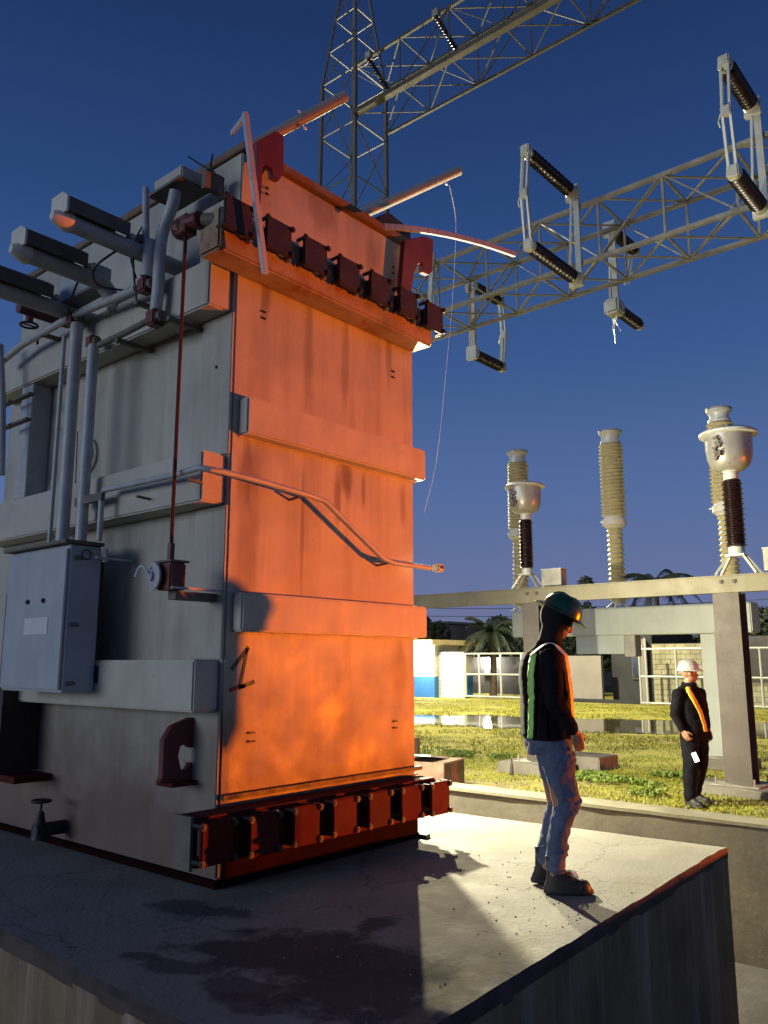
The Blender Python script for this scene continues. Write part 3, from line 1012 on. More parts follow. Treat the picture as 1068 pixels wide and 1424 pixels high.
# oval plate on the wall behind the conduits
q = at(122, 635, 'x', X0 - .004)
MB().lathe([(.15, 0), (.15, .02), (.12, .022), (.12, .03)], (X0 - .001, q.y, q.z), (-1, 0, 0), 26).build('access_cover', M['tank'], T, smooth='auto')
# small studs on the wall
for (a, b) in ((118, 700), (62, 700), (300, 510), (36, 601), (160, 455), (155, 463)):
    q = at(a, b, 'x', X0 - .03)
    MB().tube([(X0 - .03, q.y, q.z), (X0 - .002, q.y, q.z)], .012, 6).build('stud', M['black'], T)

# things left on top of the tank
def tube_pole(p0, d, L, r, label):
    t = thing('fibre_tube', p0, label, 'pole', 'beige tubes lying across the tank top')
    b = MB()
    d = Vector(d).normalized()
    p0 = Vector(p0)
    prof = [(r * .82, .35), (r * .82, 0), (r, 0)]
    b.tube([p0, p0 + d * L], r, 20, cap=False)
    b.tube([p0 + d * (L), p0 + d * (L - .5)], r * .86, 20, cap=False)
    # rim
    bmn = b.bm
    b.build('tube', M['pole'], t, smooth='auto')
    MB().tube([p0 + d * (L - .02), p0 + d * (L - .001)], r * 1.03, 20, cap=False).build('tube_collar', M['pole'], t, smooth='auto')
    return t, p0 + d * L
# far pole: surveyed ends on planes at the tank top
pa0 = at(360, 198, 'y', 4.45)
pa1 = at(481, 133, 'y', 4.0)
pb0 = at(500, 300, 'y', 4.65)
pb1 = at(639, 237, 'y', 4.05)
def ext(a, b, k):
    return a - (b - a) * k
# let both poles lie on the cover: pull start back over the tank
t1, e1 = tube_pole(ext(pa0, pa1, .35), pa1 - pa0, (pa1 - ext(pa0, pa1, .35)).length, .043, 'upper left beige tube sticking out over the tank top near the lattice tower')
t2, e2 = tube_pole(ext(pb0, pb1, .35), pb1 - pb0, (pb1 - ext(pb0, pb1, .35)).length, .043, 'right beige tube sticking out past the tank top, string hanging from its end')
for (e, a, b, s) in ((t1, 386 + 30, 155, .03), (t1, 424, 178, .035), (t2, 621, 256, .035)):
    pl_y = 4.2 if e is t1 else 4.08
    q = at(a, b, 'y', pl_y)
    MB().ball(q, s * .6, 1, (1, .6, .7)).build('tape_knot', M['rope'], e)
st = MB()
random.seed(8)
q0 = at(625, 258, 'y', 4.07)
pts = [q0, at(631, 285, 'y', 4.1), at(634, 310, 'y', 4.12), at(633, 350, 'y', 4.15), at(629, 420, 'y', 4.2), at(620, 520, 'y', 4.25), at(607, 640, 'y', 4.28), at(590, 712, 'y', 4.3)]
st = MB().tube(sm(pts, 4), [.0035] * 8 + [.0022] * 8 + [.0014] * (len(sm(pts, 4)) - 16), 5).build('string', M['rope'])
tag(st, 'thin pale plastic string dangling from the end of the right beige tube', 'string')
# white angle strips
def strip(pts, w, name, label, ax_pts=True, h=.02):
    b = MB()
    for a, c in zip(pts, pts[1:]):
        b.bar(a, c, w, h, up=(0, 1, 0))
    o = b.build(name, M['strip'], bevel=.002)
    return tag(o, label, 'strip', 'white strips hung on the tank top')
strip([at(341, 158, 'y', 3.98), at(352, 250, 'y', 3.86), at(369, 381, 'y', 3.86)], .042, 'white_strip', 'white flat strip hanging down the tank end over the dark flange plates', h=.03)
strip([at(322, 186, 'y', 4.3), at(343, 158, 'y', 4.0)], .035, 'white_strip', 'short white strip bent over the near top corner of the tank')
def strip_pts():
    return sm([at(534, 315, 'y', 4.0), at(570, 318, 'y', 3.9), at(620, 326, 'y', 3.8), at(672, 339, 'y', 3.7), at(716, 354, 'y', 3.62)], 4)
strip(strip_pts(), .045, 'white_strip', 'long white strip sticking out to the right from behind the right red lug', h=.03)
tag(MB().prism([at(527, 300, 'y', 4.35), at(540, 295, 'y', 4.35), at(570, 318, 'y', 4.35), at(572, 334, 'y', 4.35), at(540, 330, 'y', 4.35)], (0, .12, 0)).build('black_sheet', M['black']),
    'black rubber sheet folded over the right top corner of the tank', 'rubber sheet')

# ================================================================== BOX AND OBJECTS BEHIND THE TANK
q = at(603, 1085, 'z', G + .12)
wb = thing('steel_box', (q.x, q.y, G), 'rusty brown box with a pale board on top, right of the tank foot', 'box', rz=.2, local=True)
MB().box(-.35, .35, -.32, .32, 0, .40).build('box_body', M['wood'], wb, bevel=.01)
MB().obox((-.1, .1, .45), (.62, .5, .02), Matrix.Rotation(.14, 3, 'Y')).build('pale_board', M['plate'], wb)
q = at(580, 1050, 'z', G)
MBs = MB().box(q.x - .04, q.x + .04, q.y - .04, q.y + .04, G, G + .32).build('stake', M['wood'])
tag(MBs, 'short dark stake standing in the grass at the right edge of the tank', 'stake')

# ================================================================== FRONT BEAM WITH VOLTAGE TRANSFORMERS
BXf = 12.0
zb0, zb1 = 2.335, 2.545
FB = thing('steel_beam', (BXf, 6, zb0), 'long rusty cream steel beam carried by two posts, nearest the worker', 'beam')
MB().box(BXf - .0, BXf + .02, 1.2, 13.5, zb0, zb1).build('beam_web', M['beam'], FB)
MB().box(BXf - .02, BXf + .11, 1.2, 13.5, zb1 + .001, zb1 + .018).build('beam_flange', M['beam'], FB)
MB().box(BXf - .02, BXf + .11, 1.2, 13.5, zb0 - .018, zb0 - .001).build('beam_flange', M['beam'], FB)
for yy in (at(739, 800, 'x', BXf).y, at(1011, 800, 'x', BXf).y):
    for s in (-.09, .09):
        MB().lathe([(.03, 0), (.03, .02), (.012, .022), (.012, .035)], (BXf - .001, yy + s, (zb0 + zb1) / 2 + .03), (-1, 0, 0), 8).build('bolt', M['post'], FB)
def h_post(yc, w, label, zbot, mt, lean=0):
    t = thing('steel_post', (BXf + .1, yc, zbot), label, 'post', 'posts under the front beam')
    for s in (0, 1):
        x = BXf + .005 + s * (w * .8)
        MB().box(x, x + .018, yc - w / 2, yc + w / 2, zbot, zb0 - .02).build('post_flange', M[mt], t)
    MB().box(BXf + .024, BXf + .004 + w * .8, yc - .01, yc + .01, zbot, zb0 - .02).build('post_web', M[mt], t)
    MB().box(BXf - .22, BXf + .5, yc - w * .9, yc + w * .9, zbot - .02, zbot - .001).build('base_plate', M['galvd'], t, bevel=.004)
    for sx in (-.15, .43):
        for sy in (-1, 1):
            MB().tube([(BXf + sx, yc + sy * w * .7, zbot - .015), (BXf + sx, yc + sy * w * .7, zbot + .09)], .014, 8).build('anchor_bolt', M['galvd'], t)
    return t
y1_ = at(742, 1000, 'x', BXf).y
y2_ = at(1010, 850, 'x', BXf).y
h_post(y1_, .30, 'grey steel post behind the worker in the green helmet', -.20, 'post')
h_post(y2_, .36, 'broad brown steel post at the right, red along its edge', -.27, 'post')
def footing(x, y, z1, sx, sy, label, rz=0):
    o = MB().box(x - sx / 2, x + sx / 2, y - sy / 2, y + sy / 2, G - .3, z1).build('concrete_footing', M['conc'], bevel=.015)
    return tag(o, label, 'footing', 'concrete footings in the grass')
footing(BXf + .12, y1_ + .05, -.222, .85, .95, 'low concrete footing under the post behind the green-helmeted worker')
footing(BXf + .05, y2_ - .15, -.292, .95, 1.5, 'wide low concrete footing under the broad right-hand post')

# voltage transformer: brown shed column under a bell with a wide lid
def sheds(n, r0, r1, h, taper=0.0, core=.72, rt=1.0):
    prof = [(r0 * core, 0)]
    for i in range(n):
        z = h * (i + .1) / n
        dz = h / n
        k = 1 - (1 - rt) * i / n
        rr = (r1 if i % 2 else r0) * k
        prof += [(r0 * core * k, z), (rr * .97, z + dz * .28), (rr, z + dz * .38), (rr * .95, z + dz * .5), (r0 * core * k, z + dz * .85)]
    prof.append((r0 * core * rt, h))
    return prof
def volt_tf(y, sc, label):
    t = thing('voltage_transformer', (BXf + .05, y, zb1 + .02), label, 'transformer', 'voltage transformers standing on the front beam', local=True)
    s = sc
    for sx in (-1, 1):
        for sy in (-1, 1):
            MB().bar((sx * .13 * s, sy * .30 * s, 0), (sx * .06 * s, sy * .12 * s, .27 * s), .035 * s).build('stand_leg', M['galv'], t)
    MB().box(-.13 * s, .13 * s, -.14 * s, .14 * s, .27 * s, .30 * s).build('stand_plate', M['white'], t, bevel=.005)
    MB().lathe([(.115 * s, .302 * s), (.115 * s, .41 * s), (.10 * s, .42 * s)], seg=24).build('lower_ferrule', M['white'], t, smooth='auto')
    MB().lathe([(a, b + .42 * s) for a, b in sheds(26, .155 * s, .138 * s, 1.02 * s, core=.78)], seg=26).build('insulator', M['porcd'], t, smooth='auto')
    z = 1.44 * s
    MB().lathe([(.10 * s, z), (.11 * s, z + .02 * s), (.11 * s, z + .12 * s), (.13 * s, z + .14 * s)], seg=24).build('upper_ferrule', M['white'], t, smooth='auto')
    z += .14 * s
    bl = MB().lathe([(.14 * s, z), (.21 * s, z + .02 * s), (.285 * s, z + .09 * s), (.325 * s, z + .2 * s), (.34 * s, z + .34 * s), (.34 * s, z + .55 * s)], seg=32).build('bell', M['bell'], t, smooth='auto')
    MB().lathe([(.38 * s, z + .551 * s), (.425 * s, z + .56 * s), (.425 * s, z + .595 * s), (.38 * s, z + .625 * s), (.15 * s, z + .66 * s)], seg=32).build('lid', M['white'], t, smooth='auto')
    MB().lathe([(.022 * s, z + .64 * s), (.022 * s, z + .74 * s)], seg=10).build('lid_stud', M['white'], t)
    # corroded terminal clamp on the bell, facing the camera
    c = MB()
    random.seed(int(y * 10))
    for k in range(14):
        c.obox((-.335 * s - random.uniform(0, .04), random.uniform(.02, .14) * s, z + random.uniform(.15, .48) * s), [random.uniform(.03, .07) * s for _ in range(3)], Matrix.Rotation(random.uniform(0, 1), 3, 'X'))
    c.build('terminal_clamp', M['brown'], bl)
    # small steel box beside the stand
    MB().box(-.12 * s, .12 * s, -.85 * s, -.40 * s, .02 * s, .34 * s).build('terminal_box', M['galvd'], t, bevel=.006)
    MB().box(-.13 * s, .13 * s, -.86 * s, -.39 * s, .341 * s, .355 * s).build('box_lid', M['white'], t)
    return t
yv1 = at(731, 800, 'x', BXf).y
yv2 = at(1024, 780, 'x', BXf).y
volt_tf(yv1, .80, 'left bell-topped transformer on a brown ribbed insulator, above the green-helmeted worker')
volt_tf(yv2, .94, 'right bell-topped transformer on a brown ribbed insulator, glowing orange on its right side')

# ================================================================== GREY BEAM WITH BEIGE INSULATOR COLUMNS
CXb = 14.46
GB = thing('grey_beam', (CXb, 6.7, 1.84), 'thick pale grey box beam behind the front beam, carrying three beige columns', 'beam')
ym1, ym2 = at(1045, 860, 'x', CXb).y, at(712, 868, 'x', CXb).y
MB().box(CXb, CXb + .45, ym1, ym2, 1.84, 2.345).build('box_beam', M['ctbeam'], GB, bevel=.02)
for (pl_, pr_, yb_, m_) in ((978, 992, 1066, 'ctbeam'), (858, 872, 950, 'galvd')):
    pass
yl1 = at(993, 980, 'x', CXb + .2).y
yl2 = at(760, 980, 'x', CXb + .2).y
for yy in (yl1, yl2):
    MB().box(CXb + .12, CXb + .34, yy - .13, yy + .13, -.21, 1.838).build('beam_leg', M['ctbeam'], GB, bevel=.01)
    MB().box(CXb - .02, CXb + .5, yy - .24, yy + .24, -.232, -.212).build('base_plate', M['galvd'], GB)
footing(CXb + .22, yl1 - .1, -.234, .8, .95, 'concrete footing under the right leg of the pale grey beam')
q = at(812, 1060, 'z', G + .1)
footing(q.x, q.y, -.16, .7, .9, 'concrete block in the grass right of the jeans-clad worker')
# hanging cabinet under the grey beam
hx0, hx1 = at(870, 900, 'x', CXb + .1), at(803, 912, 'x', CXb + .1)
hc = MB().box(CXb + .06, CXb + .40, hx0.y, hx1.y, 1.50, 1.838).build('drive_cabinet', M['ctbeam'], GB, bevel=.01)
q = at(868, 900, 'x', CXb + .1)
MB().box(CXb + .08, CXb + .36, q.y - .22, q.y - .01, 1.45, 1.838).build('drive_column', M['galvd'], GB, bevel=.01)
def ct_column(px, py_top, label, w=1.0, foot=2.346):
    q = at(px, py_top, 'x', CXb + .22)
    y = q.y
    H_ = q.z - foot
    t = thing('insulator_column', (CXb + .22, y, foot), label, 'insulator', 'beige ribbed insulator columns', local=True)
    R1, R2 = .235, .168
    c = MB()
    for sx in (-1, 1):
        for sy in (-1, 1):
            c.bar((sx * .16, sy * .16, 0), (sx * .07, sy * .07, .09), .03)
    c.lathe([(.11, .08), (.11, .12)], seg=16)
    c.build('foot', M['white'], t)
    zl = .12
    hl = (H_ - .12) * .42
    MB().lathe([(a, b + zl) for a, b in sheds(15, R2, R2, hl, core=.76, rt=.92)], seg=26).build('lower_insulator', M['porc'], t, smooth='auto')
    z = zl + hl
    MB().lathe([(.15, z), (.20, z + .05), (.225, z + .06), (.225, z + .17), (.19, z + .18), (.19, z + .22)], seg=24).build('middle_flange', M['cream'], t, smooth='auto')
    MB().obox((0, .2, z + .15), (.05, .16, .03)).build('terminal_tab', M['white'], t)
    z += .22
    hu = H_ - z - .26
    MB().lathe([(a, b + z) for a, b in sheds(20, R1, R1, hu, core=.78, rt=.97)], seg=28).build('upper_insulator', M['porc'], t, smooth='auto')
    z += hu
    MB().lathe([(.195, z), (.195, z + .05), (.165, z + .06), (.165, z + .13), (.20, z + .2), (.215, z + .21), (.215, z + .235)], seg=28).build('cap', M['white'], t, smooth='auto')
    MB().lathe([(.14, z + .236), (.225, z + .237), (.225, z + .26), (.02, z + .262)], seg=20).build('cap_lid', M['galvd'], t, smooth='auto')
    return t
ct_column(719, 628, 'left beige ribbed insulator column, half hidden behind the left bell-topped transformer')
ct_column(848, 600, 'middle beige ribbed insulator column standing free between the two bell-topped transformers')
ct_column(999, 569, 'right beige ribbed insulator column behind the orange-lit bell-topped transformer')

# ================================================================== GANTRY: tower and two lattice beams
def lattice(t, a, b, cornersA, cornersB, n, wch, wbr, mt, chord_m=None, xbr=True):
    a, b = Vector(a), Vector(b)
    pa = [a + Vector(c) for c in cornersA]
    pb = [b + Vector(c) for c in cornersB]
    for k in range(4):
        MB().bar(pa[k], pb[k], wch, wch).build('chord', chord_m or mt, t)
    for f in range(4):
        g_ = (f + 1) % 4
        for i in range(n):
            s0, s1 = i / n, (i + 1) / n
            A0, A1 = pa[f].lerp(pb[f], s0), pa[f].lerp(pb[f], s1)
            B0, B1 = pa[g_].lerp(pb[g_], s0), pa[g_].lerp(pb[g_], s1)
            off = (pa[f] - pa[(f + 3) % 4]).normalized() * wbr * .6
            (MB().bar(A0 + off, B1 + off, wbr, wbr * .5) if i % 2 == 0 else MB().bar(B0 + off, A1 + off, wbr, wbr * .5)).build('brace', mt, t)
            if xbr and f % 2 == 0:
                (MB().bar(B0 - off, A1 - off, wbr, wbr * .5) if i % 2 == 0 else MB().bar(A0 - off, B1 - off, wbr, wbr * .5)).build('brace', mt, t)
            MB().bar(A1, B1, wbr, wbr * .6).build('strut', mt, t)
S = 1.12
TX, TY = 13.0, 12.05
zB2 = 8.50
sq = [(0, 0, 0), (S, 0, 0), (S, 0, S), (0, 0, S)]
LB2 = thing('lattice_beam', (13.5, 4, zB2), 'lower lattice steel beam crossing behind the hanging disconnector insulators', 'lattice beam', 'lattice beams of the gantry')
lattice(LB2, (TX, TY, zB2), (TX, -6.0, zB2), sq, sq, 15, .075, .042, M['lattice'])
zB1 = at(505, 150, 'x', TX).z
zB1t = at(510, 96, 'x', TX).z
h1 = 1.25
LB1 = thing('lattice_beam', (13.5, 4, zB1), 'upper lattice steel beam running from the tower to the top right', 'lattice beam', 'lattice beams of the gantry')
sq1 = [(0, 0, 0), (S, 0, 0), (S, 0, h1), (0, 0, h1)]
lattice(LB1, (TX, TY, zB1), (TX, -6.0, zB1), sq1, sq1, 13, .06, .028, M['latdark'])
MB().bar((TX, TY, zB1 - .02), (TX, -6, zB1 - .02), .15, .13).build('main_chord', M['latdark'], LB1)
TW = thing('lattice_tower', (TX + S / 2, TY + S / 2, G), 'tall lattice steel tower rising behind the tank, narrowing above the beam', 'lattice tower')
base = [(0, 0, 0), (S, 0, 0), (S, S, 0), (0, S, 0)]
w2 = 1.5
lattice(TW, (TX, TY, G), (TX, TY, zB1 + h1), [(-.1, -.1, 0), (S + .1, -.1, 0), (S + .1, S + .1, 0), (-.1, S + .1, 0)], base, 11, .08, .030, M['tower'], xbr=False)
lattice(TW, (TX, TY, zB1 + h1), (TX + S / 2, TY + S / 2, zB1 + h1 + 3.8), base, [(-.12, -.12, 0), (.12, -.12, 0), (.12, .12, 0), (-.12, .12, 0)], 4, .05, .024, M['tower'], xbr=False)
# hanging insulator strings tucked into the upper beam
for (yy, L_) in ((11.6, .9), (9.6, .9)):
    t = thing('strain_insulator', (TX, yy, zB1 + h1), 'small dark strain insulator on the upper beam %s' % ('right beside the tower' if yy > 11 else 'further right along its top chord'), 'insulator', 'strain insulators on the upper beam')
    MB().lathe(sheds(12, .07, .07, L_, core=.5), (TX - .05, yy, zB1 + h1 - .05), (.5, -.25, -.75), 14).build('insulator', M['porcd'], t, smooth='auto')
    MB().obox((TX - .02, yy, zB1 + h1 + .02), (.12, .16, .2)).build('clamp', M['galvd'], t, bevel=.01)

# ---- disconnectors hung on the lower lattice beam
def disconnector(xb, dirx, y, zlo, zup, L, r, label, open_blade=False, swing=0.0):
    t = thing('disconnector', (xb, y, zlo), label, 'disconnector', 'disconnector switches hung on the lower lattice beam')
    d = Vector((dirx, 0, 0))
    for i, z in enumerate((zlo, zup)):
        b = Vector((xb + dirx * .06, y, z))
        MB().obox(b + V(-dirx * .02, 0, 0), (.10, .26, .30)).build('base_bracket', M['white'], t, bevel=.01)
        MB().lathe([(r * .95, 0), (r * .95, .08), (r * .7, .12)], b + d * .03, d, 16).build('ferrule', M['galv'], t, smooth='auto')
        MB().lathe([(p_, q_ + .14) for p_, q_ in sheds(24, r, r * .93, L, core=.72)], b, d, 22).build('insulator', M['porcd'], t, smooth='auto')
        MB().lathe([(r * .75, 0), (r * .85, .02), (r * .85, .08), (r * .4, .12)], b + d * (.14 + L), d, 16).build('end_fitting', M['galv'], t, smooth='auto')
    # base channel between both insulators, torque tube
    c = MB()
    c.box(min(xb, xb + dirx * .05), max(xb, xb + dirx * .05), y - .11, y + .0, zlo + .1, zup - .1)
    c.build('base_channel', M['galv'], t)
    MB().bar((xb + dirx * .10, y + .10, zlo + .05), (xb + dirx * .06, y + .02, zup - .05), .035).build('drive_link', M['white'], t)
    if not open_blade:
        xe = xb + dirx * (.06 + .14 + L + .10)
        zm = zlo + (zup - zlo) * .52
        kx = xe + dirx * .10
        for s in (-.055, .055):
            MB().bar((xe, y + s, zlo), (kx, y + s, zm), .036, .055).build('blade', M['white'], t)
            MB().bar((kx, y + s, zm), (xe, y + s, zup), .036, .055).build('blade', M['white'], t)
        MB().obox((kx, y, zm), (.09, .15, .17)).build('blade_joint', M['galv'], t, bevel=.015)
        MB().tube([(kx - dirx * .02, y + .09, zm), (kx, y + .12, zm - .12), (kx - dirx * .03, y + .11, zm - .2)], .012, 5).build('flexible_strap', M['white'], t)
        for z in (zlo, zup + .03):
            MB().obox((xe, y, z), (.10, .17, .20)).build('contact', M['galv'], t, bevel=.02)
    else:
        b = Vector((xb + dirx * .1, y, zlo + .0))
        MB().obox(b + V(-.05, 0, -.02), (.34, .30, .30)).build('gear_housing', M['galv'], t, bevel=.04)
        for q_, l_ in ((-.08, .42), (.03, .34), (.0, .6)):
            MB().tube([b + V(q_, .02 + q_, -.12), b + V(q_ + .02, .05 + q_, -.12 - l_ * .5), b + V(q_ - .01, .03 + q_ * 2, -.12 - l_)], [.014, .010, .006], 5).build('hanging_lead', M['white'], t)
        e = Vector((xb + dirx * (.2 + L), y, zup))
        MB().bar(e, e + V(-.12 * dirx, .1, -.75), .035).build('blade', M['white'], t)
        MB().bar(e + V(0, .09, 0), e + V(-.12 * dirx, .19, -.75), .035).build('blade', M['white'], t)
    return t
xn = TX - .04
r_ = .125
ya, za1, za2 = at(803, 388, 'x', xn).y, at(808, 388, 'x', xn).z, at(803, 268, 'x', xn).z
# length from the surveyed blade column
def reach(px, py, y):
    return abs(at(px, py, 'y', y).x - xn) - .3
disconnector(xn, -1, ya, za1, za2, reach(735, 335, ya), r_, 'left disconnector with two dark insulators and a pale blade frame, nearest the tank')
yb2 = at(1046, 292, 'x', xn).y
disconnector(xn, -1, at(1060, 292, 'x', xn).y, at(1060, 292, 'x', xn).z, at(1052, 150, 'x', xn).z, reach(1018, 220, at(1060, 292, 'x', xn).y), r_ * 1.05, 'large disconnector at the top right edge with two dark insulators and pale blades')
xf = TX + S + .04
yc = at(852, 418, 'x', xf).y
disconnector(xf, 1, yc, at(855, 425, 'x', xf).z, at(845, 318, 'x', xf).z, .95, .12, 'disconnector right of centre on the far side of the beam, its blades swung open', True)
yd = at(655, 488, 'x', xf).y
disconnector(xf, 1, yd, at(655, 490, 'x', xf).z, at(660, 392, 'x', xf).z, .95, .12, 'lower left disconnector on the far side of the beam, beside the red lug')
# vertical hanger between tank lug and beam
q = at(602, 400, 'x', TX - .1)
hg = MB().bar(at(602, 352, 'x', TX - .1), at(598, 440, 'x', TX - .1), .10, .08).build('hanger_bar', M['galv'])
tag(hg, 'short pale vertical bar at the left end of the lower lattice beam', 'bar')

# ================================================================== BACKGROUND: walls, gates, sheds
FX = 33.5
def ypx(px, py=950, x=FX):
    return at(px, py, 'x', x).y
def block_wall(x, ya, yb_, h, label, m, mm, bw=.42, bh=.205, rough_top=False, thick=.15):
    t = thing('block_wall', (x, (ya + yb_) / 2, G), label, 'wall')
    MB().box(x + .012, x + thick, ya, yb_, G, G + h).build('mortar_bed', mm, t)
    mesh = None
    rows = int(h / bh)
    for r in range(rows):
        yy = ya - (bw / 2 if r % 2 else 0)
        while yy < yb_ - .05:
            a, c = max(ya, yy) + .009, min(yb_, yy + bw) - .009
            if c - a > .05:
                b = MB().box(x - random.uniform(0, .008), x + .02, a, c, G + r * bh + .009, G + (r + 1) * bh - .009)
                b.build('block', m, t)
            yy += bw
    return t
random.seed(21)
LIT_Y = ypx(605)
# guard house with the lamp
gh = thing('guard_house', (FX, ypx(590), G), 'small white and blue guard house with a bright lamp, right behind the tank edge', 'building')
yg0 = at(604, 940, 'x', FX - .3).y
yg1 = yg0 + 5
MB().box(FX - .3, FX + 3.0, yg0, yg1, G + 1.02, G + 2.55).build('white_wall', M['whitep'], gh)
MB().box(FX - .312, FX + 3.01, yg0 - .012, yg1 + .01, G, G + 1.02).build('blue_dado', M['blue'], gh)
MB().box(FX - .8, FX + 3.3, yg0 - .28, yg1 + .3, G + 2.55, G + 2.82).build('roof', M['ochre'], gh, bevel=.02)
ql = at(586, 908, 'x', FX - .6)
lf = MB().obox((FX - .38, ql.y, ql.z), (.12, .30, .2)).build('lamp_housing', M['cream2'], gh)
MB().ball((FX - .6, ql.y, ql.z), .26, 3, (.6, 1, 1)).build('lamp_globe', M['lampw'], lf, smooth=True)
point((FX - 1.05, ql.y, ql.z), (1, .98, .9), 700, .2)
# white block wall
block_wall(FX, ypx(646), yg0 - .03, 2.22, 'whitewashed concrete block wall between the guard house and the pipe gate', M['whitep'], M['pink'])
# gate: welded pipes with dark mesh
def pipe_gate(x, pxs, zs, label, r=.05, mesh=False, tall=None):
    ys = [ypx(p, x=x) for p in pxs]
    t = thing('pipe_gate', (x, sum(ys) / len(ys), G), label, 'gate', 'white pipe gates along the yard boundary')
    for i, y in enumerate(ys):
        top_ = zs[-1] + (tall or {}).get(i, 0)
        MB().tube([(x, y, G + zs[0] - .05), (x, y, G + top_)], r, 8).build('upright', M['white'], t, smooth='auto')
    for z in zs:
        MB().tube([(x, min(ys), G + z), (x, max(ys), G + z)], r * .85, 8).build('rail', M['white'], t, smooth='auto')
    return t
pipe_gate(FX + .05, [648, 667, 697, 726, 756], [.12, 1.15, 2.12], 'white pipe gate left of the green-helmeted worker, a lamp shining beyond it')
pipe_gate(FX - .6, [891, 900, 942, 1000, 1060, 1100], [.1, 1.15, 2.25], 'white pipe gate in front of the bare block wall, behind the silver-helmeted worker', tall={1: .45, 5: .4})
# pale wall
pk = MB().box(FX + .2, FX + .4, ypx(834), ypx(770), G, G + 2.0).build('pale_wall', M['pink'])
tag(pk, 'blotchy pale rendered wall right of the green-helmeted worker', 'wall')
tag(MB().box(FX + .15, FX + .2, ypx(890), ypx(770), G, G + .16).build('earth_bank', M['dark']), kind='structure')
# dark shed with a window
sh = thing('dark_shed', (FX + 1, ypx(862), G), 'dark unlit shed between the pale wall and the block wall', 'shed')
MB().box(FX + 1.2, FX + 6, ypx(893), ypx(834) - .02, G, G + 3.0).build('shed_wall', M['dark'], sh)
wf = MB().box(FX + 1.14, FX + 1.2, ypx(876), ypx(864), G + 1.0, G + 2.0).build('window_frame', M['dirty'], sh)
MB().box(FX + 1.12, FX + 1.139, ypx(874.5), ypx(865.5), G + 1.08, G + 1.92).build('window_pane', M['glass'], wf)
MB().box(FX + .9, FX + 1.1, ypx(886), ypx(880), G, G + 2.7).build('shed_post', M['pink'], sh)
MB().box(FX + .85, FX + 1.12, ypx(884), ypx(876), G + 2.3, G + 2.45).build('shed_lamp', M['cream2'], sh)
# bare block wall
block_wall(FX + .3, ypx(1004), ypx(905), 2.48, 'bare grey concrete block wall behind the silver-helmeted worker', M['block'], M['mortar'])
block_wall(FX + .3, ypx(1140), ypx(1006), .95, 'low bare block wall at the far right behind the gate', M['block'], M['mortar'])
hs2 = MB().box(FX + 3.0, FX + 8, ypx(1160), ypx(1008), G, G + 2.8).build('long_dark_house', M['dirty'])
tag(hs2, 'long dark house behind the low block wall at the far right', 'house')
# yard behind the gate: facade with small lit lamp, far walls
yf = MB().box(FX + 6, FX + 6.2, ypx(830, x=FX + 6), ypx(640, x=FX + 6), G, G + 2.0).build('yard_wall', M['dirty'])
tag(yf, 'dim wall across the yard seen through the left pipe gate', 'wall')
MB_l = thing('yard_lamp', (FX + 5.9, ypx(680, x=FX + 5.9), G + 1.75), 'small glowing lamp on the wall seen through the left pipe gate', 'lamp', local=True)
MB().ball((0, 0, 0), .16).build('lamp_bulb', M['lampw'], MB_l)
MB().obox((.02, 0, -.5), (.12, .5, .5)).build('lamp_box', M['plate'], MB_l)
point((FX + 5.6, ypx(680, x=FX + 5.9), G + 1.75), (1, .97, .85), 350, .15)
hh = thing('distant_house', (48, 0, G), 'dim two-storey house above the wall just right of the tank', 'house')
hh.location = (52, ypx(612, 880, 52), G)
hh['_o'] = list(hh.location)
MB().box(52, 60, ypx(624, 880, 52), ypx(560, 880, 52), G, G + 4.6).build('house_wall', M['dirty'], hh)
MB().box(51.8, 60, ypx(626, 880, 52), ypx(556, 880, 52), G + 4.6, G + 4.8).build('roof', M['dirty'], hh)
for a in (600, 617):
    y = ypx(a, 880, 52)
    MB().box(51.94, 51.99, y - .3, y + .3, G + 3.2, G + 4.1).build('window', M['glass'], hh)
rf = MB().box(46, 56, ypx(760, 880, 46), ypx(628, 880, 46), G, G + 2.9).build('low_dark_house', M['dirty'])
tag(rf, 'long low dark house beyond the gate under the trees', 'house')

# ================================================================== VEGETATION
def leaf_cloud(n, c, s, size, seed, lump=7):
    rng = np.random.default_rng(seed)
    k = rng.normal(size=(lump, 3)) * .42
    cen = np.array(c) + k * np.array(s)
    pick = rng.integers(0, lump, n)
    d = rng.normal(size=(n, 3))
    d /= np.linalg.norm(d, axis=1)[:, None]
    rad = rng.uniform(.35, 1.0, n) ** .5
    p = cen[pick] + d * rad[:, None] * np.array(s) * rng.uniform(.32, .55, lump)[pick][:, None]
    a = rng.normal(size=(n, 3)); a /= np.linalg.norm(a, axis=1)[:, None]
    b = rng.normal(size=(n, 3)); b -= a * (a * b).sum(1)[:, None]; b /= np.linalg.norm(b, axis=1)[:, None]
    sz = size * rng.uniform(.6, 1.4, n)[:, None]
    v = np.stack([p - a * sz, p + b * sz * .45, p + a * sz, p - b * sz * .45], 1).reshape(-1, 3)
    f = np.arange(n * 4).reshape(-1, 4)
    return v, f
def np_obj(name, v, f, m, parent=None, loc=None):
    me = bpy.data.meshes.new(name)
    me.from_pydata(v.tolist(), [], f.tolist())
    me.materials.append(m)
    o = bpy.data.objects.new(name, me)
    scene.collection.objects.link(o)
    if parent:
        o.parent = parent
    return o
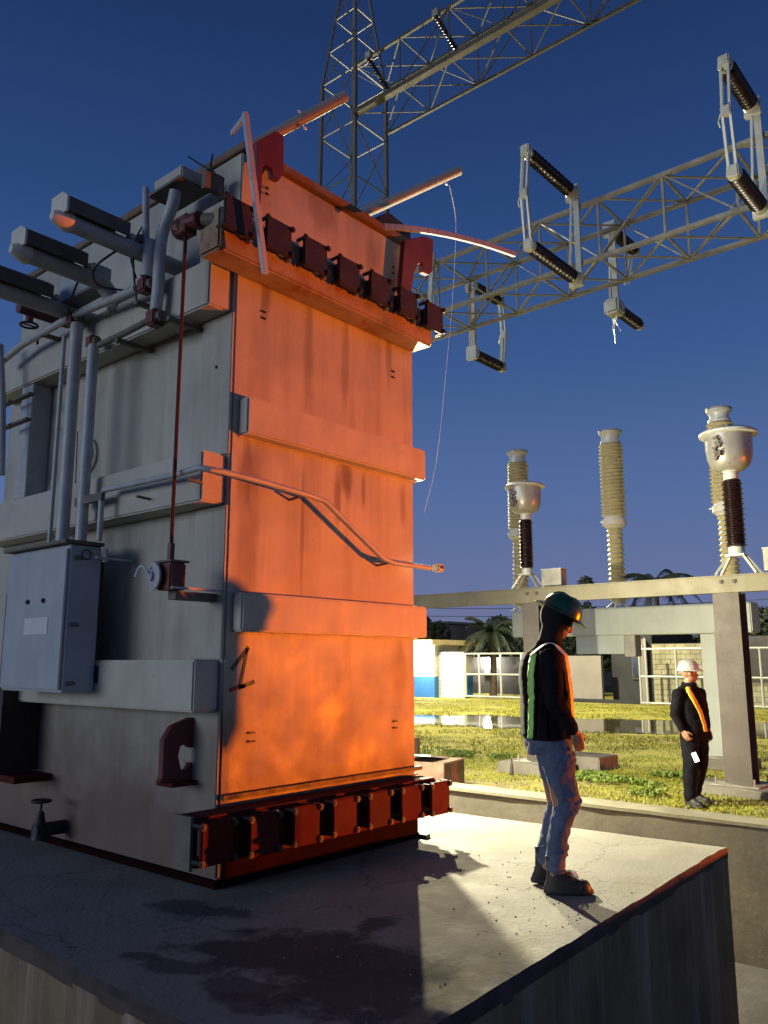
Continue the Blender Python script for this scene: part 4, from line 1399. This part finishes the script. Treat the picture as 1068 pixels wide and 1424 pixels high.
def tree(x, y, h, s, label, seed, n=2600, m='leafd', size=.16, group='trees beyond the yard wall'):
    t = thing('broadleaf_tree', (x, y, G), label, 'tree', group, local=True)
    rnd = random.Random(seed)
    tr = MB()
    tr.tube([(0, 0, 0), (.1, 0, h * .35), (.05, .1, h * .6)], [.2, .15, .08], 8)
    for k in range(6):
        a = rnd.uniform(0, 2 * pi)
        tr.tube([(.08, .05, h * rnd.uniform(.3, .5)), (s[0] * .35 * cos(a), s[1] * .35 * sin(a), h * rnd.uniform(.6, .8)), (s[0] * .6 * cos(a), s[1] * .6 * sin(a), h * rnd.uniform(.8, .95))], [.08, .05, .02], 6)
    tr.build('trunk', M['bark'], t)
    v, f = leaf_cloud(n, (0, 0, h - s[2] * .8), s, size, seed)
    np_obj('crown', v, f, M[m], t)
    return t
def palm(x, y, h, R_, label, seed, nf=22):
    t = thing('palm_tree', (x, y, G), label, 'palm tree', 'palm trees beyond the yard wall', local=True)
    rnd = random.Random(seed)
    MB().tube([(0, 0, 0), (.15, .05, h * .5), (.1, 0, h)], [.2, .16, .13], 10).build('trunk', M['bark'], t)
    for k in range(nf):
        a = 2 * pi * k / nf * 2.4 + rnd.uniform(-.2, .2)
        up = rnd.uniform(-.1, 1.1)
        L = R_ * rnd.uniform(.8, 1.1)
        b = MB()
        pts = []
        for i in range(9):
            s = i / 8
            r = L * (s * cos(up * .6) * (1 - .12 * s))
            z = L * (sin(up) * s - .75 * s * s * (1.15 - .4 * up))
            pts.append(V(.1 + r * cos(a), r * sin(a), h + z))
        b.tube(pts, [.03 * (1 - .8 * i / 8) for i in range(9)], 4)
        side = V(-sin(a), cos(a), 0)
        for i in range(1, 32):
            s = i / 32 * 8
            k0 = min(7, int(s))
            p0 = pts[k0].lerp(pts[k0 + 1], s - k0)
            tdir = (pts[k0 + 1] - pts[k0]).normalized()
            ll = L * .22 * (1 - abs(i / 32 - .45) * 1.2)
            for sg in (-1, 1):
                e = p0 + side * sg * ll * .75 + tdir * ll * .5 + V(0, 0, -ll * rnd.uniform(.35, .75))
                w_ = tdir * .045
                q0, q1, q2 = b.bm.verts.new(p0 - w_), b.bm.verts.new(p0 + w_), b.bm.verts.new(e)
                b.bm.faces.new((q0, q1, q2))
        o = b.build('frond', M['palmleaf'], t)
    return t
def tp(px, x):
    return at(px, 880, 'x', x).y
palm(36.5, tp(684, 36.5), 3.3, 2.3, 'palm with drooping fronds above the left pipe gate', 5, 26)
palm(44, tp(915, 44), 6.1, 2.8, 'palm showing its top fronds above the front beam, right of the middle beige column', 9, 24)
tree(44, tp(738, 44), 4.2, (2.0, 2.3, 1.7), 'dark dense tree behind the left post, right of the drooping palm', 31, 6000)
tree(46, tp(660, 46), 2.9, (1.5, 2.6, .9), 'low dark tree beyond the gate, left of the drooping palm', 32, 3000)
tree(50, tp(597, 50), 4.7, (1.2, 1.3, 1.3), 'small tree beside the dim two-storey house', 33, 1800, size=.15)
tree(44, tp(803, 44), 5.4, (1.1, 1.3, 1.9), 'slim open tree above the helmet of the nearer worker', 34, 1900, size=.15)
tree(44, tp(870, 44), 3.3, (1.6, 3.2, 1.1), 'dark bush mass under the pale grey beam', 35, 5000)
tree(44, tp(790, 44), 3.2, (1.5, 2.6, 1.1), 'dark bush mass behind the nearer worker', 38, 4000)
tree(42, tp(955, 42), 3.4, (1.5, 3.0, 1.0), 'dark bushes over the bare block wall', 36, 4000)
tree(40, tp(1062, 40), 4.2, (1.4, 1.7, 1.7), 'dark leafy tree at the far right edge', 37, 3800)
# power lines
def line3(a, b, sag, r, label):
    a, b = Vector(a), Vector(b)
    pts = [a.lerp(b, i / 16) - V(0, 0, sag * (1 - (2 * i / 16 - 1) ** 2)) for i in range(17)]
    return tag(MB().tube(pts, r, 5).build('power_line', M['cable']), label, 'power line', 'power lines over the far street')
for k, (py0, py1) in enumerate(((856, 846), (864, 862), (845, 836))):
    a = at(560, py0, 'x', 46)
    b = at(1090, py1 - 4, 'x', 46)
    line3(a, b, .25, .022, ('middle thin power line crossing the sky low over the far trees', 'lowest thin power line over the far trees', 'topmost thin power line just under the front beam')[k])

# grass: blades (stuff)
rng = np.random.default_rng(4)
NB = 130000
gx = 8.6 + rng.uniform(0, 1, NB) ** 1.7 * 24
bear = rng.uniform(radians(9), radians(46), NB)
gy = gx * np.tan(bear)
# thin out by noise-like patches
patch = np.sin(gx * 1.7 + 2 * np.sin(gy * .9)) * np.cos(gy * 1.3 + gx * .4) + .5 * np.sin(gx * 4.1) * np.sin(gy * 3.7)
keep = (patch + rng.normal(0, .35, NB) > -.25) & ~((gx < 10.3) & (patch < .35))
pd_lo, pd_hi = 16.5, 25.5
gx, gy = gx[keep], gy[keep]
# not inside the puddle
from_px = lambda x, y: (534 + FPX * ((x * _R.x + y * _R.y)) / (x * _F.x + y * _F.y + (G - CAM_H) * _F.z),
                        712 - FPX * ((x * _U.x + y * _U.y + (G - CAM_H) * _U.z)) / (x * _F.x + y * _F.y + (G - CAM_H) * _F.z))
sx_, sy_ = from_px(gx, gy)
nearl = np.interp(sx_, [a for a, _ in near_[2:]], [b for _, b in near_[2:]])
farl = np.interp(sx_, [a for a, _ in reversed(far_)], [b for _, b in reversed(far_)])
keep = ~((sy_ < nearl - 1) & (sy_ > farl + 1))
gx, gy = gx[keep], gy[keep]
n = len(gx)
hh_ = rng.uniform(.012, .05, n) * (1 + .5 * (rng.random(n) > .9))
ang = rng.uniform(0, pi, n)
lean = rng.normal(0, .03, (n, 2))
wd_ = rng.uniform(.003, .007, n) * (1 + gx / 16)
base_ = np.stack([gx, gy, np.full(n, G)], 1)
side = np.stack([np.cos(ang) * wd_, np.sin(ang) * wd_, np.zeros(n)], 1)
tip = base_ + np.stack([lean[:, 0], lean[:, 1], hh_], 1)
v = np.stack([base_ - side, base_ + side, tip], 1).reshape(-1, 3)
f = np.arange(n * 3).reshape(-1, 3)
o = np_obj('grass', v, f, M['grass'])
tag(o, 'short yellow green grass growing over the field', 'grass', kind='stuff')
# leafy weeds along the wall
def weeds(cx, cy, rx, ry, n_, name_label, size=.03):
    v, f = leaf_cloud(n_, (cx, cy, G + .06), (rx, ry, .07), size, int(cx * 100 + cy * 10), 14)
    v[:, 2] = np.maximum(v[:, 2], G + .004)
    o = np_obj('weed_patch', v, f, M['weed'])
    return tag(o, name_label, 'weeds', kind='stuff')
for (px, py, rx, ry, nn, lb) in ((860, 1088, .35, .7, 1500, 'green leafy weeds between the two footings'), (930, 1082, .2, .35, 500, 'green weeds left of the far footing'),
                                 (640, 1052, .4, .8, 900, 'sparse green weeds in the grass right of the tank'), (900, 1108, .15, .3, 300, 'small weeds near the containment wall'),
                                 (700, 1056, .3, .4, 300, 'few low weeds beside the left post')):
    q = at(px, py, 'z', G)
    weeds(q.x, q.y, rx, ry, nn, lb)
# clods and stones
st_ = MB()
rnd = random.Random(6)
for k in range(260):
    x = 8.6 + rnd.random() ** 2 * 3.2
    y = x * tan(radians(rnd.uniform(10, 44)))
    s = rnd.uniform(.012, .045)
    st_.ball((x, y, G + s * .2), s, 1, (1, rnd.uniform(.6, 1), rnd.uniform(.4, .7)))
tag(st_.build('soil_clods', M['conc']), 'loose soil clods and stones behind the containment wall', 'stones', kind='stuff')
# grit on the pad
gr = MB()
gc = [(rnd.uniform(2.6, 6.3), rnd.uniform(2.3, 3.9)) for k in range(9)]
for k in range(150):
    c_ = rnd.choice(gc)
    x, y = c_[0] + rnd.gauss(0, .22), max(2.3, c_[1] + rnd.gauss(0, .16))
    s = rnd.uniform(.002, .007) * (1.5 if rnd.random() > .93 else 1)
    gr.ball((x, y, s * .4), s, 1, (1, rnd.uniform(.6, 1), rnd.uniform(.4, .8)))
tag(gr.build('grit', M['conc']), 'loose grit scattered on the concrete pad', 'grit', kind='stuff')
# dry plant by the brown box
dp = MB()
q = at(640, 1078, 'z', G)
for k in range(9):
    a = rnd.uniform(0, 2 * pi)
    dp.tube([(q.x, q.y, G), (q.x + .08 * cos(a), q.y + .08 * sin(a), G + .12), (q.x + .22 * cos(a), q.y + .22 * sin(a), G + rnd.uniform(.1, .3))], [.005, .004, .002], 4)
tag(dp.build('dry_plant', M['wood']), 'dry leafless twigs beside the rusty brown box', 'plant')
# iron peg on the left footing
q = at(712, 1078, 'z', -.222)
tag(MB().tube([(q.x, q.y, -.222), (q.x, q.y, -.10), (q.x, q.y, .02)], [.03, .02, .006], 8).build('iron_peg', M['black']), 'dark iron peg standing on the footing left of the left post', 'peg')

# ================================================================== FLOODLIGHTS (real fixtures, hidden behind the tank or outside the view)
def flood(loc, aim, col_m, label, pole_base=None, size=.34):
    loc, aim = Vector(loc), Vector(aim)
    d = (aim - loc).normalized()
    t = thing('floodlight', loc, label, 'floodlight')
    rot = d.to_track_quat('X', 'Z').to_matrix()
    MB().obox(loc - d * .16, (.14, size, size * .7), rot).build('lamp_housing', M['black'], t, bevel=.01)
    MB().obox(loc - d * .085, (.01, size * .9, size * .62), rot).build('lamp_glass', col_m, t)
    if pole_base is not None:
        MB().tube([Vector(pole_base), Vector((pole_base[0], pole_base[1], loc.z - .1)), loc - d * .16], .035, 8).build('pole', M['galv'], t)
    return t
flood(L_MAST[0], (8, 6, 0), M['lampw'], 'floodlight on a tall mast far behind the tank', (L_MAST[0][0] + .3, L_MAST[0][1] + .3, G))
point(L_MAST[0], L_MAST[1], L_MAST[2], .12)
flood(L_TRIPOD[0], (5, 3, 0), M['lampw'], 'floodlight on a short stand hidden behind the tank', (L_TRIPOD[0][0] + .2, L_TRIPOD[0][1] + .2, PIT))
point(L_TRIPOD[0], L_TRIPOD[1], L_TRIPOD[2], .07)
flood(L_AMBER[0], (8, 4.5, .6), M['lampa'], 'low amber floodlight standing on the grass beyond the right edge', None, .26)
_d = bpy.data.lights.new('amber_beam', 'SPOT')
_d.energy, _d.color, _d.shadow_soft_size = L_AMBER[2], L_AMBER[1], .045
_d.spot_size, _d.spot_blend = radians(84), 1.0
_o = bpy.data.objects.new('amber_beam', _d)
scene.collection.objects.link(_o)
_o.location = L_AMBER[0]
_o.rotation_euler = (Vector((7.5, 4.5, -1.2)) - Vector(L_AMBER[0])).to_track_quat('-Z', 'Y').to_euler()
_d2 = bpy.data.lights.new('amber_spot', 'SPOT')
_d2.energy, _d2.color, _d2.shadow_soft_size = 9500, (1.0, .19, .0), .045
_d2.spot_size, _d2.spot_blend = radians(42), 1.0
_o2 = bpy.data.objects.new('amber_spot', _d2)
scene.collection.objects.link(_o2)
_o2.location = L_AMBER[0]
_o2.rotation_euler = (Vector((4.9, 4.26, 1.3)) - Vector(L_AMBER[0])).to_track_quat('-Z', 'Y').to_euler()
# unseen blocker on a rod, added to cast the tank end's shadow
sx, sy = 8.262, -.34
rg = thing('shadow_blocker', (sx, sy, TOPW), 'added blocker on a thin rod, out of view, shadowing the tank end', 'blocker_shape')
MB().tube([(sx, sy, TOPW), (sx, sy, .92)], .007, 6).build('rod', M['galvd'], rg)
rb_ = MB()
rb_.rings([(sx, sy, .34, .012, .018), (sx, sy + .01, .42, .040, .04), (sx, sy, .60, .046, .046), (sx, sy, .74, .042, .048), (sx - .01, sy, .80, .05, .075), (sx, sy, .86, .06, .088), (sx, sy, .90, .05, .06), (sx, sy, .925, .02, .02)], 14)
rb_.build('blocker_shape', M['vest'], rg, smooth=True)

# ================================================================== PEOPLE
def remesh(o, vox, it=2):
    m = o.modifiers.new('skin', 'REMESH')
    m.mode = 'VOXEL'
    m.voxel_size = vox
    m.use_smooth_shade = True
    s = o.modifiers.new('relax', 'SMOOTH')
    s.factor = .5
    s.iterations = it
    return o
def folds(o, strength, size, seed=0):
    t = bpy.data.textures.new('cloth_folds', 'CLOUDS')
    t.noise_scale = size
    t.noise_depth = 2
    m = o.modifiers.new('folds', 'DISPLACE')
    m.texture = t
    m.strength = strength
    m.mid_level = .5
    return o
def limb(b, pts, rs, seg=14):
    b.tube(pts, rs, seg)
    for p, r in zip(pts, rs):
        b.ball(p, r * .995, 2)
def hand(b, wrist, d, palm_n, sc=1.0, curl=.5):
    """palm + 4 unequal bent fingers + thumb. d = wrist->fingers, palm_n = direction the palm faces"""
    d = Vector(d).normalized()
    pn = Vector(palm_n)
    pn = (pn - d * pn.dot(d)).normalized()
    s = d.cross(pn).normalized()
    w = Vector(wrist)
    for k in range(4):
        o_ = s * (.030 - .020 * k) * sc
        b.tube([w + o_ * .4, w + o_ * .9 + d * .045 * sc, w + o_ + d * .085 * sc], [.020 * sc, .0175 * sc, .012 * sc], 10)
    Ls = (.072, .080, .074, .058)
    for k in range(4):
        p = w + s * (.030 - .020 * k) * sc + d * .083 * sc
        a = 0
        pts = [p - d * .012 * sc]
        pts.append(p)
        for j in range(3):
            a += curl * (.5 + .35 * j)
            dd = d * cos(a) + pn * sin(a)
            p = p + dd * Ls[k] * sc * (.42, .32, .26)[j]
            pts.append(p)
        b.tube(pts, [.0098 * sc, .0098 * sc, .009 * sc, .0082 * sc, .0066 * sc], 8)
    p = w + s * .028 * sc + d * .02 * sc
    t_ = [p, p + (s * .6 + d * .6 + pn * .45).normalized() * .035 * sc]
    t_.append(t_[-1] + (s * .25 + d * .85 + pn * .45).normalized() * .03 * sc)
    t_.append(t_[-1] + (d * .9 + pn * .5).normalized() * .024 * sc)
    b.tube(t_, [.014 * sc, .0125 * sc, .0105 * sc, .0075 * sc], 8)
def head(b, c, pitch=0.0, yaw=0.0, s=1.0):
    """head facing +X, centred at c"""
    m = Matrix.Translation(Vector(c)) @ Matrix.Rotation(yaw, 4, 'Z') @ Matrix.Rotation(pitch, 4, 'Y') @ Matrix.Scale(s, 4)
    n0 = len(b.bm.verts)
    b.ball((-.008, 0, .03), .092, 3, (1.05, .84, 1.0))      # cranium
    b.ball((.022, 0, -.035), .072, 3, (1.0, .86, 1.05))      # face
    b.ball((.05, 0, -.085), .034, 2, (1.1, 1.0, .8))         # chin
    b.ball((.074, 0, .018), .03, 2, (.7, 1.7, .55))          # brow
    b.tube([(.085, 0, .012), (.102, 0, -.018), (.106, 0, -.03), (.09, 0, -.036)], [.008, .0115, .0135, .010], 8)   # nose
    for sy in (-1, 1):
        b.ball((.097, sy * .011, -.031), .0075, 1)
        b.ball((.075, sy * .036, -.025), .020, 2, (.8, .9, .8))   # cheek
        b.ball((.0, sy * .080, -.012), .026, 2, (.75, .32, 1.15))   # ear
    b.ball((.090, 0, -.056), .011, 2, (.8, 2.0, .5))
    b.ball((.088, 0, -.066), .012, 2, (.8, 1.8, .55))
    b.bm.verts.ensure_lookup_table()
    for v in b.bm.verts[n0:]:
        v.co = m @ v.co
    return m
def helmet(parent, m, mt, full_brim=True):
    b = MB()
    N_, R0 = 28, .125
    prof = [(0.0, .118), (.04, .114), (.075, .098), (.10, .070), (.116, .034), (.121, 0.0)]
    rings = []
    for r, z in prof:
        rings.append([b.bm.verts.new(m @ V(-.008 + r * 1.10 * cos(2 * pi * k / N_), r * .93 * sin(2 * pi * k / N_), .052 + z + (.010 if abs(sin(2 * pi * k / N_)) < .16 and r > .01 else 0))) for k in range(N_)])
    brim = []
    for e, dz in ((1.0, -.006), (1.0, -.010)):
        pass
    def br(k, f):
        a = 2 * pi * k / N_
        out = .050 if full_brim else .045 * max(0, cos(a)) ** 1.5 + .008
        return (.121 * 1.10 + out * f) * cos(a), (.121 * .93 + out * f) * sin(a)
    for f, z in ((1.0, -.016), (1.0, -.021), (0.0, -.010)):
        rings.append([b.bm.verts.new(m @ V(-.008 + br(k, f)[0], br(k, f)[1], .052 + z)) for k in range(N_)])
    for a, c in zip(rings, rings[1:]):
        for k in range(N_):
            b.bm.faces.new((a[k], a[(k + 1) % N_], c[(k + 1) % N_], c[k]))
    h = b.build('helmet', mt, parent, smooth='auto')
    return h
def boot(b, ax, ay, az, yaw, L=.30, heel_up=0.0):
    """ankle at (ax, ay); sole on az; toe towards local +X turned by yaw"""
    m = Matrix.Translation((ax, ay, az)) @ Matrix.Rotation(yaw, 4, 'Z') @ Matrix.Rotation(heel_up, 4, 'Y')
    n0 = len(b.bm.verts)
    b.rings([(.055, 0, .004, .150, .050), (.055, 0, .022, .152, .052), (.050, 0, .032, .146, .047)], 24)     # sole
    b.rings([(.052, 0, .028, .144, .046), (.048, 0, .05, .138, .046), (.034, 0, .07, .115, .044), (.016, 0, .09, .09, .042), (-.004, 0, .11, .068, .040), (-.018, 0, .14, .056, .041), (-.020, 0, .19, .055, .046), (-.020, 0, .205, .060, .050), (-.020, 0, .222, .056, .048)], 24)
    b.ball((.13, 0, .045), .052, 2, (1.1, .92, .85))
    b.bm.verts.ensure_lookup_table()
    for v in b.bm.verts[n0:]:
        v.co = m @ v.co
def stripe(parent, fn, a0, a1, z0, z1, mt, name='reflective_stripe', off=.012, n=26, wig=.004, seed=1):
    """band following the garment surface fn(z, angle)"""
    rr = random.Random(seed)
    b = MB()
    prev = None
    rows = []
    for i in range(n + 1):
        s = i / n
        z = z0 + (z1 - z0) * s
        ja = rr.uniform(-.018, .018)
        row = []
        for t in (0, .33, .66, 1):
            aa = a0(s) + (a1(s) - a0(s)) * t + ja
            p = fn(z, aa, off + rr.uniform(0, wig))
            row.append(b.bm.verts.new(p))
        rows.append(row)
    for a, c in zip(rows, rows[1:]):
        for k in range(3):
            b.bm.faces.new((a[k], a[k + 1], c[k + 1], c[k]))
    o = b.build(name, mt, parent, smooth=True)
    sd = o.modifiers.new('thick', 'SOLIDIFY')
    sd.thickness = .004
    return o
def interp_rings(R_):
    def fn(z, a, off):
        zs = [r[2] for r in R_]
        vals = [np.interp(z, zs, [r[i] for r in R_]) for i in (0, 1, 3, 4)]
        return V(vals[0] + (vals[2] + off) * cos(a), vals[1] + (vals[3] + off) * sin(a), z)
    return fn

# ---- worker 1: stands on the pad, seen from his right side, looking down to the right
f1 = at(786, 1237, 'z', 0)
W1 = thing('person', (f1.x, f1.y, 0), 'person in green wide-brimmed helmet, striped dark vest and jeans standing on the concrete pad', 'person', rz=HEAD - pi / 2, local=True)
TR1 = [(-.07, 0, .885, .150, .195), (-.07, 0, .92, .150, .20), (-.075, 0, 1.02, .145, .20), (-.075, 0, 1.15, .145, .205), (-.085, 0, 1.28, .145, .215), (-.085, 0, 1.36, .135, .205), (-.075, 0, 1.42, .115, .17), (-.055, 0, 1.465, .085, .10), (-.04, 0, 1.50, .062, .07)]
hc1 = V(.018, 0, 1.625)
b = MB()
m1 = head(b, hc1, radians(30), radians(-6))
limb(b, [V(-.05, 0, 1.42), V(-.02, 0, 1.56)], [.058, .055])
b.rings([(x, y, z, rx * .82, ry * .82) for x, y, z, rx, ry in TR1])
for sy in (-1, 1):
    limb(b, [V(-.07, sy * .09, .88), V(-.02, sy * .10, .50)], [.08, .055])
    limb(b, [V(-.02, sy * .10, .50), V(-.085, sy * .10, .12)], [.052, .038])
    limb(b, [V(-.08, sy * .20, 1.38), V(-.07, sy * .235, 1.12), V(.045, sy * .215, .945)], [.048, .040, .026])
    hand(b, V(.05, sy * .212, .94), V(.30, sy * -.12, -.95), V(-.1, -sy, 0), .88, .5)
body1 = remesh(b.build('body', M['skin'], W1), .0065, 2)
# hood / balaclava under the helmet
b = MB()
b.ball(m1 @ V(-.018, 0, .015), .108, 3, (1.0, .90, 1.08))
b.ball(m1 @ V(-.004, 0, -.05), .078, 3, (1.0, 1.02, 1.25))
b.ball(m1 @ V(.028, 0, -.095), .058, 3, (1.0, 1.0, .8))
limb(b, [V(-.05, 0, 1.44), V(-.02, 0, 1.56)], [.078, .072])
remesh(b.build('hood', M['balac'], W1), .01, 3)
helmet(W1, m1 @ Matrix.Translation((.004, 0, .0)), M['ghat'], True)
# jacket with sleeves
b = MB()
b.rings(TR1, 28)
for sy in (-1, 1):
    b.ball((-.08, sy * .165, 1.37), .078, 2)
    limb(b, [V(-.08, sy * .195, 1.37), V(-.075, sy * .24, 1.12), V(.03, sy * .222, .965)], [.072, .060, .043])
    # folds at the elbow
    for k in range(4):
        b.tube([V(-.13 + .01 * k, sy * .245, 1.18 - .03 * k), V(-.06, sy * .29, 1.15 - .03 * k), V(-.0, sy * .262, 1.13 - .035 * k)], .010, 6)
folds(remesh(b.build('jacket', M['jacket'], W1), .009, 2), .022, .09)
# vest over the jacket, open at the sides
VR = [(x, y, z, rx + .014, ry + .010) for x, y, z, rx, ry in TR1 if .85 < z < 1.45]
VR = [(-.072, 0, .90, .168, .205)] + VR[1:]
fnv = interp_rings(VR)
for nm, a0, a1, mt in (('vest_front', -75, 75, 'vest'), ('vest_back', 105, 255, 'jacket')):
    stripe(W1, fnv, lambda s, a=a0: radians(a), lambda s, a=a1: radians(a), .90, 1.42, M[mt], nm, .002, 20, .006, 3)
for sy in (-1, 1):
    # amber band on the front, lime band on the back
    stripe(W1, fnv, lambda s, q=sy: q * radians(47 + 10 * s), lambda s, q=sy: q * radians(37 + 5 * s), .90, 1.41, M['amberst'], 'front_stripe', .016, 26, .006, 5)
    stripe(W1, fnv, lambda s, q=sy: q * radians(146 - 10 * s), lambda s, q=sy: q * radians(134 - 13 * s), .90, 1.41, M['lime'], 'back_stripe', .016, 26, .006, 6)
    # over the shoulder
    sb = MB()
    sp_ = sm([fnv(1.40, sy * radians(52), .02), V(-.03, sy * .125, 1.462), V(-.09, sy * .125, 1.468), fnv(1.40, sy * radians(136), .02)], 5)
    for a, c in zip(sp_, sp_[1:]):
        sb.bar(a, c, .036, .006, up=(0, 0, 1))
    sb.build('shoulder_stripe', M['cream'], W1)
# jeans
b = MB()
b.rings([(-.07, 0, .80, .135, .17), (-.07, 0, .86, .145, .185), (-.07, 0, .95, .140, .18)], 24)
lA = [V(-.045, -.09, .86), V(-.025, -.10, .68), V(.01, -.10, .52), V(-.03, -.10, .40), V(-.065, -.10, .24), V(-.075, -.10, .15)]
lB = [V(-.045, .08, .86), V(-.022, .09, .68), V(.014, .10, .52), V(-.028, .11, .38), V(-.075, .12, .24), V(-.095, .13, .16)]
for L_ in (lA, lB):
    limb(b, L_, [.104, .092, .076, .068, .060, .060], 18)
rnd = random.Random(12)
for L_ in (lA, lB):
    for (z, nn) in ((.50, 4), (.21, 4), (.80, 2)):
        for k in range(nn):
            zz = z + .03 * k - .04
            c = V(np.interp(zz, [p.z for p in reversed(L_)], [p.x for p in reversed(L_)]), L_[2].y, zz)
            r = np.interp(zz, [.15, .5, .86], [.062, .082, .105])
            a0 = rnd.uniform(-2.6, -.2)
            b.tube([c + V(cos(a) * r, sin(a) * r, (a - a0) * .016) for a in [a0 + j * .28 for j in range(7)]], [.004, .009, .011, .012, .011, .009, .004], 6)
folds(remesh(b.build('jeans', M['jeans'], W1), .008, 2), .026, .075)
b = MB()
boot(b, -.055, -.10, 0.0, radians(-4))
remesh(b.build('boot', M['boot'], W1), .008, 1)
b = MB()
boot(b, -.095, .13, 0.0, radians(6), heel_up=radians(5))
remesh(b.build('boot', M['boot'], W1), .008, 1)
b = MB()
for k in range(3):
    b.tube(sm([V(.0, -.10, .135), V(.03 + .012 * k, -.135 + .012 * k, .135 - .02 * k), V(.055, -.13 + .01 * k, .10), V(.02, -.12, .105)], 4), .0035, 5)
b.build('bootlace', M['cream'], W1)

# ---- worker 2: on the grass behind the wall, three-quarter view, face turned to the right
f2 = at(972, 1121, 'z', G)
W2 = thing('person', (f2.x, f2.y, G), 'person in silver helmet and black clothes with yellow chest stripe, beside the brown post', 'person', rz=HEAD - pi / 2 - radians(60), local=True)
TR2 = [(.0, 0, .86, .15, .195), (.0, 0, .90, .155, .20), (-.01, 0, 1.02, .155, .20), (-.02, 0, 1.16, .15, .205), (-.035, 0, 1.30, .14, .22), (-.045, 0, 1.38, .125, .205), (-.045, 0, 1.43, .10, .16), (-.03, 0, 1.47, .07, .08)]
hc2 = V(-.02, 0, 1.60)
b = MB()
m2 = head(b, hc2, radians(2), radians(50))
limb(b, [V(-.04, 0, 1.42), V(-.03, 0, 1.53)], [.058, .055])
b.rings([(x, y, z, rx * .82, ry * .82) for x, y, z, rx, ry in TR2])
for sy in (-1, 1):
    limb(b, [V(0, sy * .09, .86), V(.03, -.13, .50), V(-.01, -.14, .12)] if sy < 0 else [V(0, .09, .86), V(-.05, .14, .50), V(-.19, .17, .12)], [.08, .05, .036])
limb(b, [V(-.04, -.20, 1.36), V(-.05, -.27, 1.10), V(.04, -.25, .90)], [.048, .040, .026])
hand(b, V(.045, -.25, .90), V(.5, .15, -.8), V(0, .9, 0), 1.0, .9)
limb(b, [V(-.04, .20, 1.36), V(-.06, .27, 1.10), V(.03, .22, .90)], [.048, .040, .026])
hand(b, V(.03, .22, .90), V(.3, 0, -.9), V(0, -1, 0), 1.0, .5)
remesh(b.build('body', M['skin'], W2), .0065, 2)
helmet(W2, m2 @ Matrix.Translation((0, 0, 0)), M['whelmet'], False)
b = MB()
b.rings(TR2, 28)
for sy in (-1, 1):
    b.ball((-.04, sy * .17, 1.35), .08, 2)
limb(b, [V(-.04, -.20, 1.35), V(-.05, -.275, 1.10), V(.03, -.255, .93)], [.075, .062, .045])
limb(b, [V(-.04, .20, 1.35), V(-.06, .275, 1.10), V(.02, .225, .93)], [.075, .062, .045])
b.tube([V(-.035 + .085 * cos(a), .08 * sin(a), 1.475) for a in [2 * pi * k / 14 for k in range(15)]], .018, 8)
folds(remesh(b.build('jacket', M['jacket'], W2), .010, 2), .022, .09)
fn2 = interp_rings([(x, y, z, rx + .008, ry + .004) for x, y, z, rx, ry in TR2])
stripe(W2, fn2, lambda s: radians(-8 - 44 * s ** 1.5), lambda s: radians(8 - 36 * s ** 1.5 - 4 * s), .90, 1.44, M['amberst'], 'chest_stripe', .018, 26, .003, 7)
b = MB()
b.rings([(0, 0, .78, .13, .165), (0, 0, .84, .14, .18), (0, 0, .93, .14, .18)], 24)
limb(b, [V(.01, -.10, .84), V(.03, -.13, .50), V(.0, -.135, .28), V(-.01, -.14, .12)], [.118, .095, .08, .072], 16)
limb(b, [V(0, .09, .84), V(-.05, .14, .50), V(-.13, .16, .28), V(-.19, .17, .12)], [.118, .095, .08, .072], 16)
folds(remesh(b.build('trousers', M['trousers'], W2), .010, 2), .022, .09)
for (x, y, yw) in ((.0, -.14, -.1), (-.18, .17, .3)):
    b = MB()
    boot(b, x, y, 0, yw)
    remesh(b.build('boot', M['boot'], W2), .009, 1)
ph = at(967, 1053, 'x', f2.x - .28)
ph = MB().obox((ph.x, ph.y, ph.z), (.012, .055, .11), Matrix.Rotation(radians(-22), 3, 'X')).build('torch', M['phone'])
tag(ph, 'small bright white torch in the hand of the silver-helmeted worker', 'torch')

for o in scene.objects:
    for k in ('_o',):
        if k in o:
            del o[k]
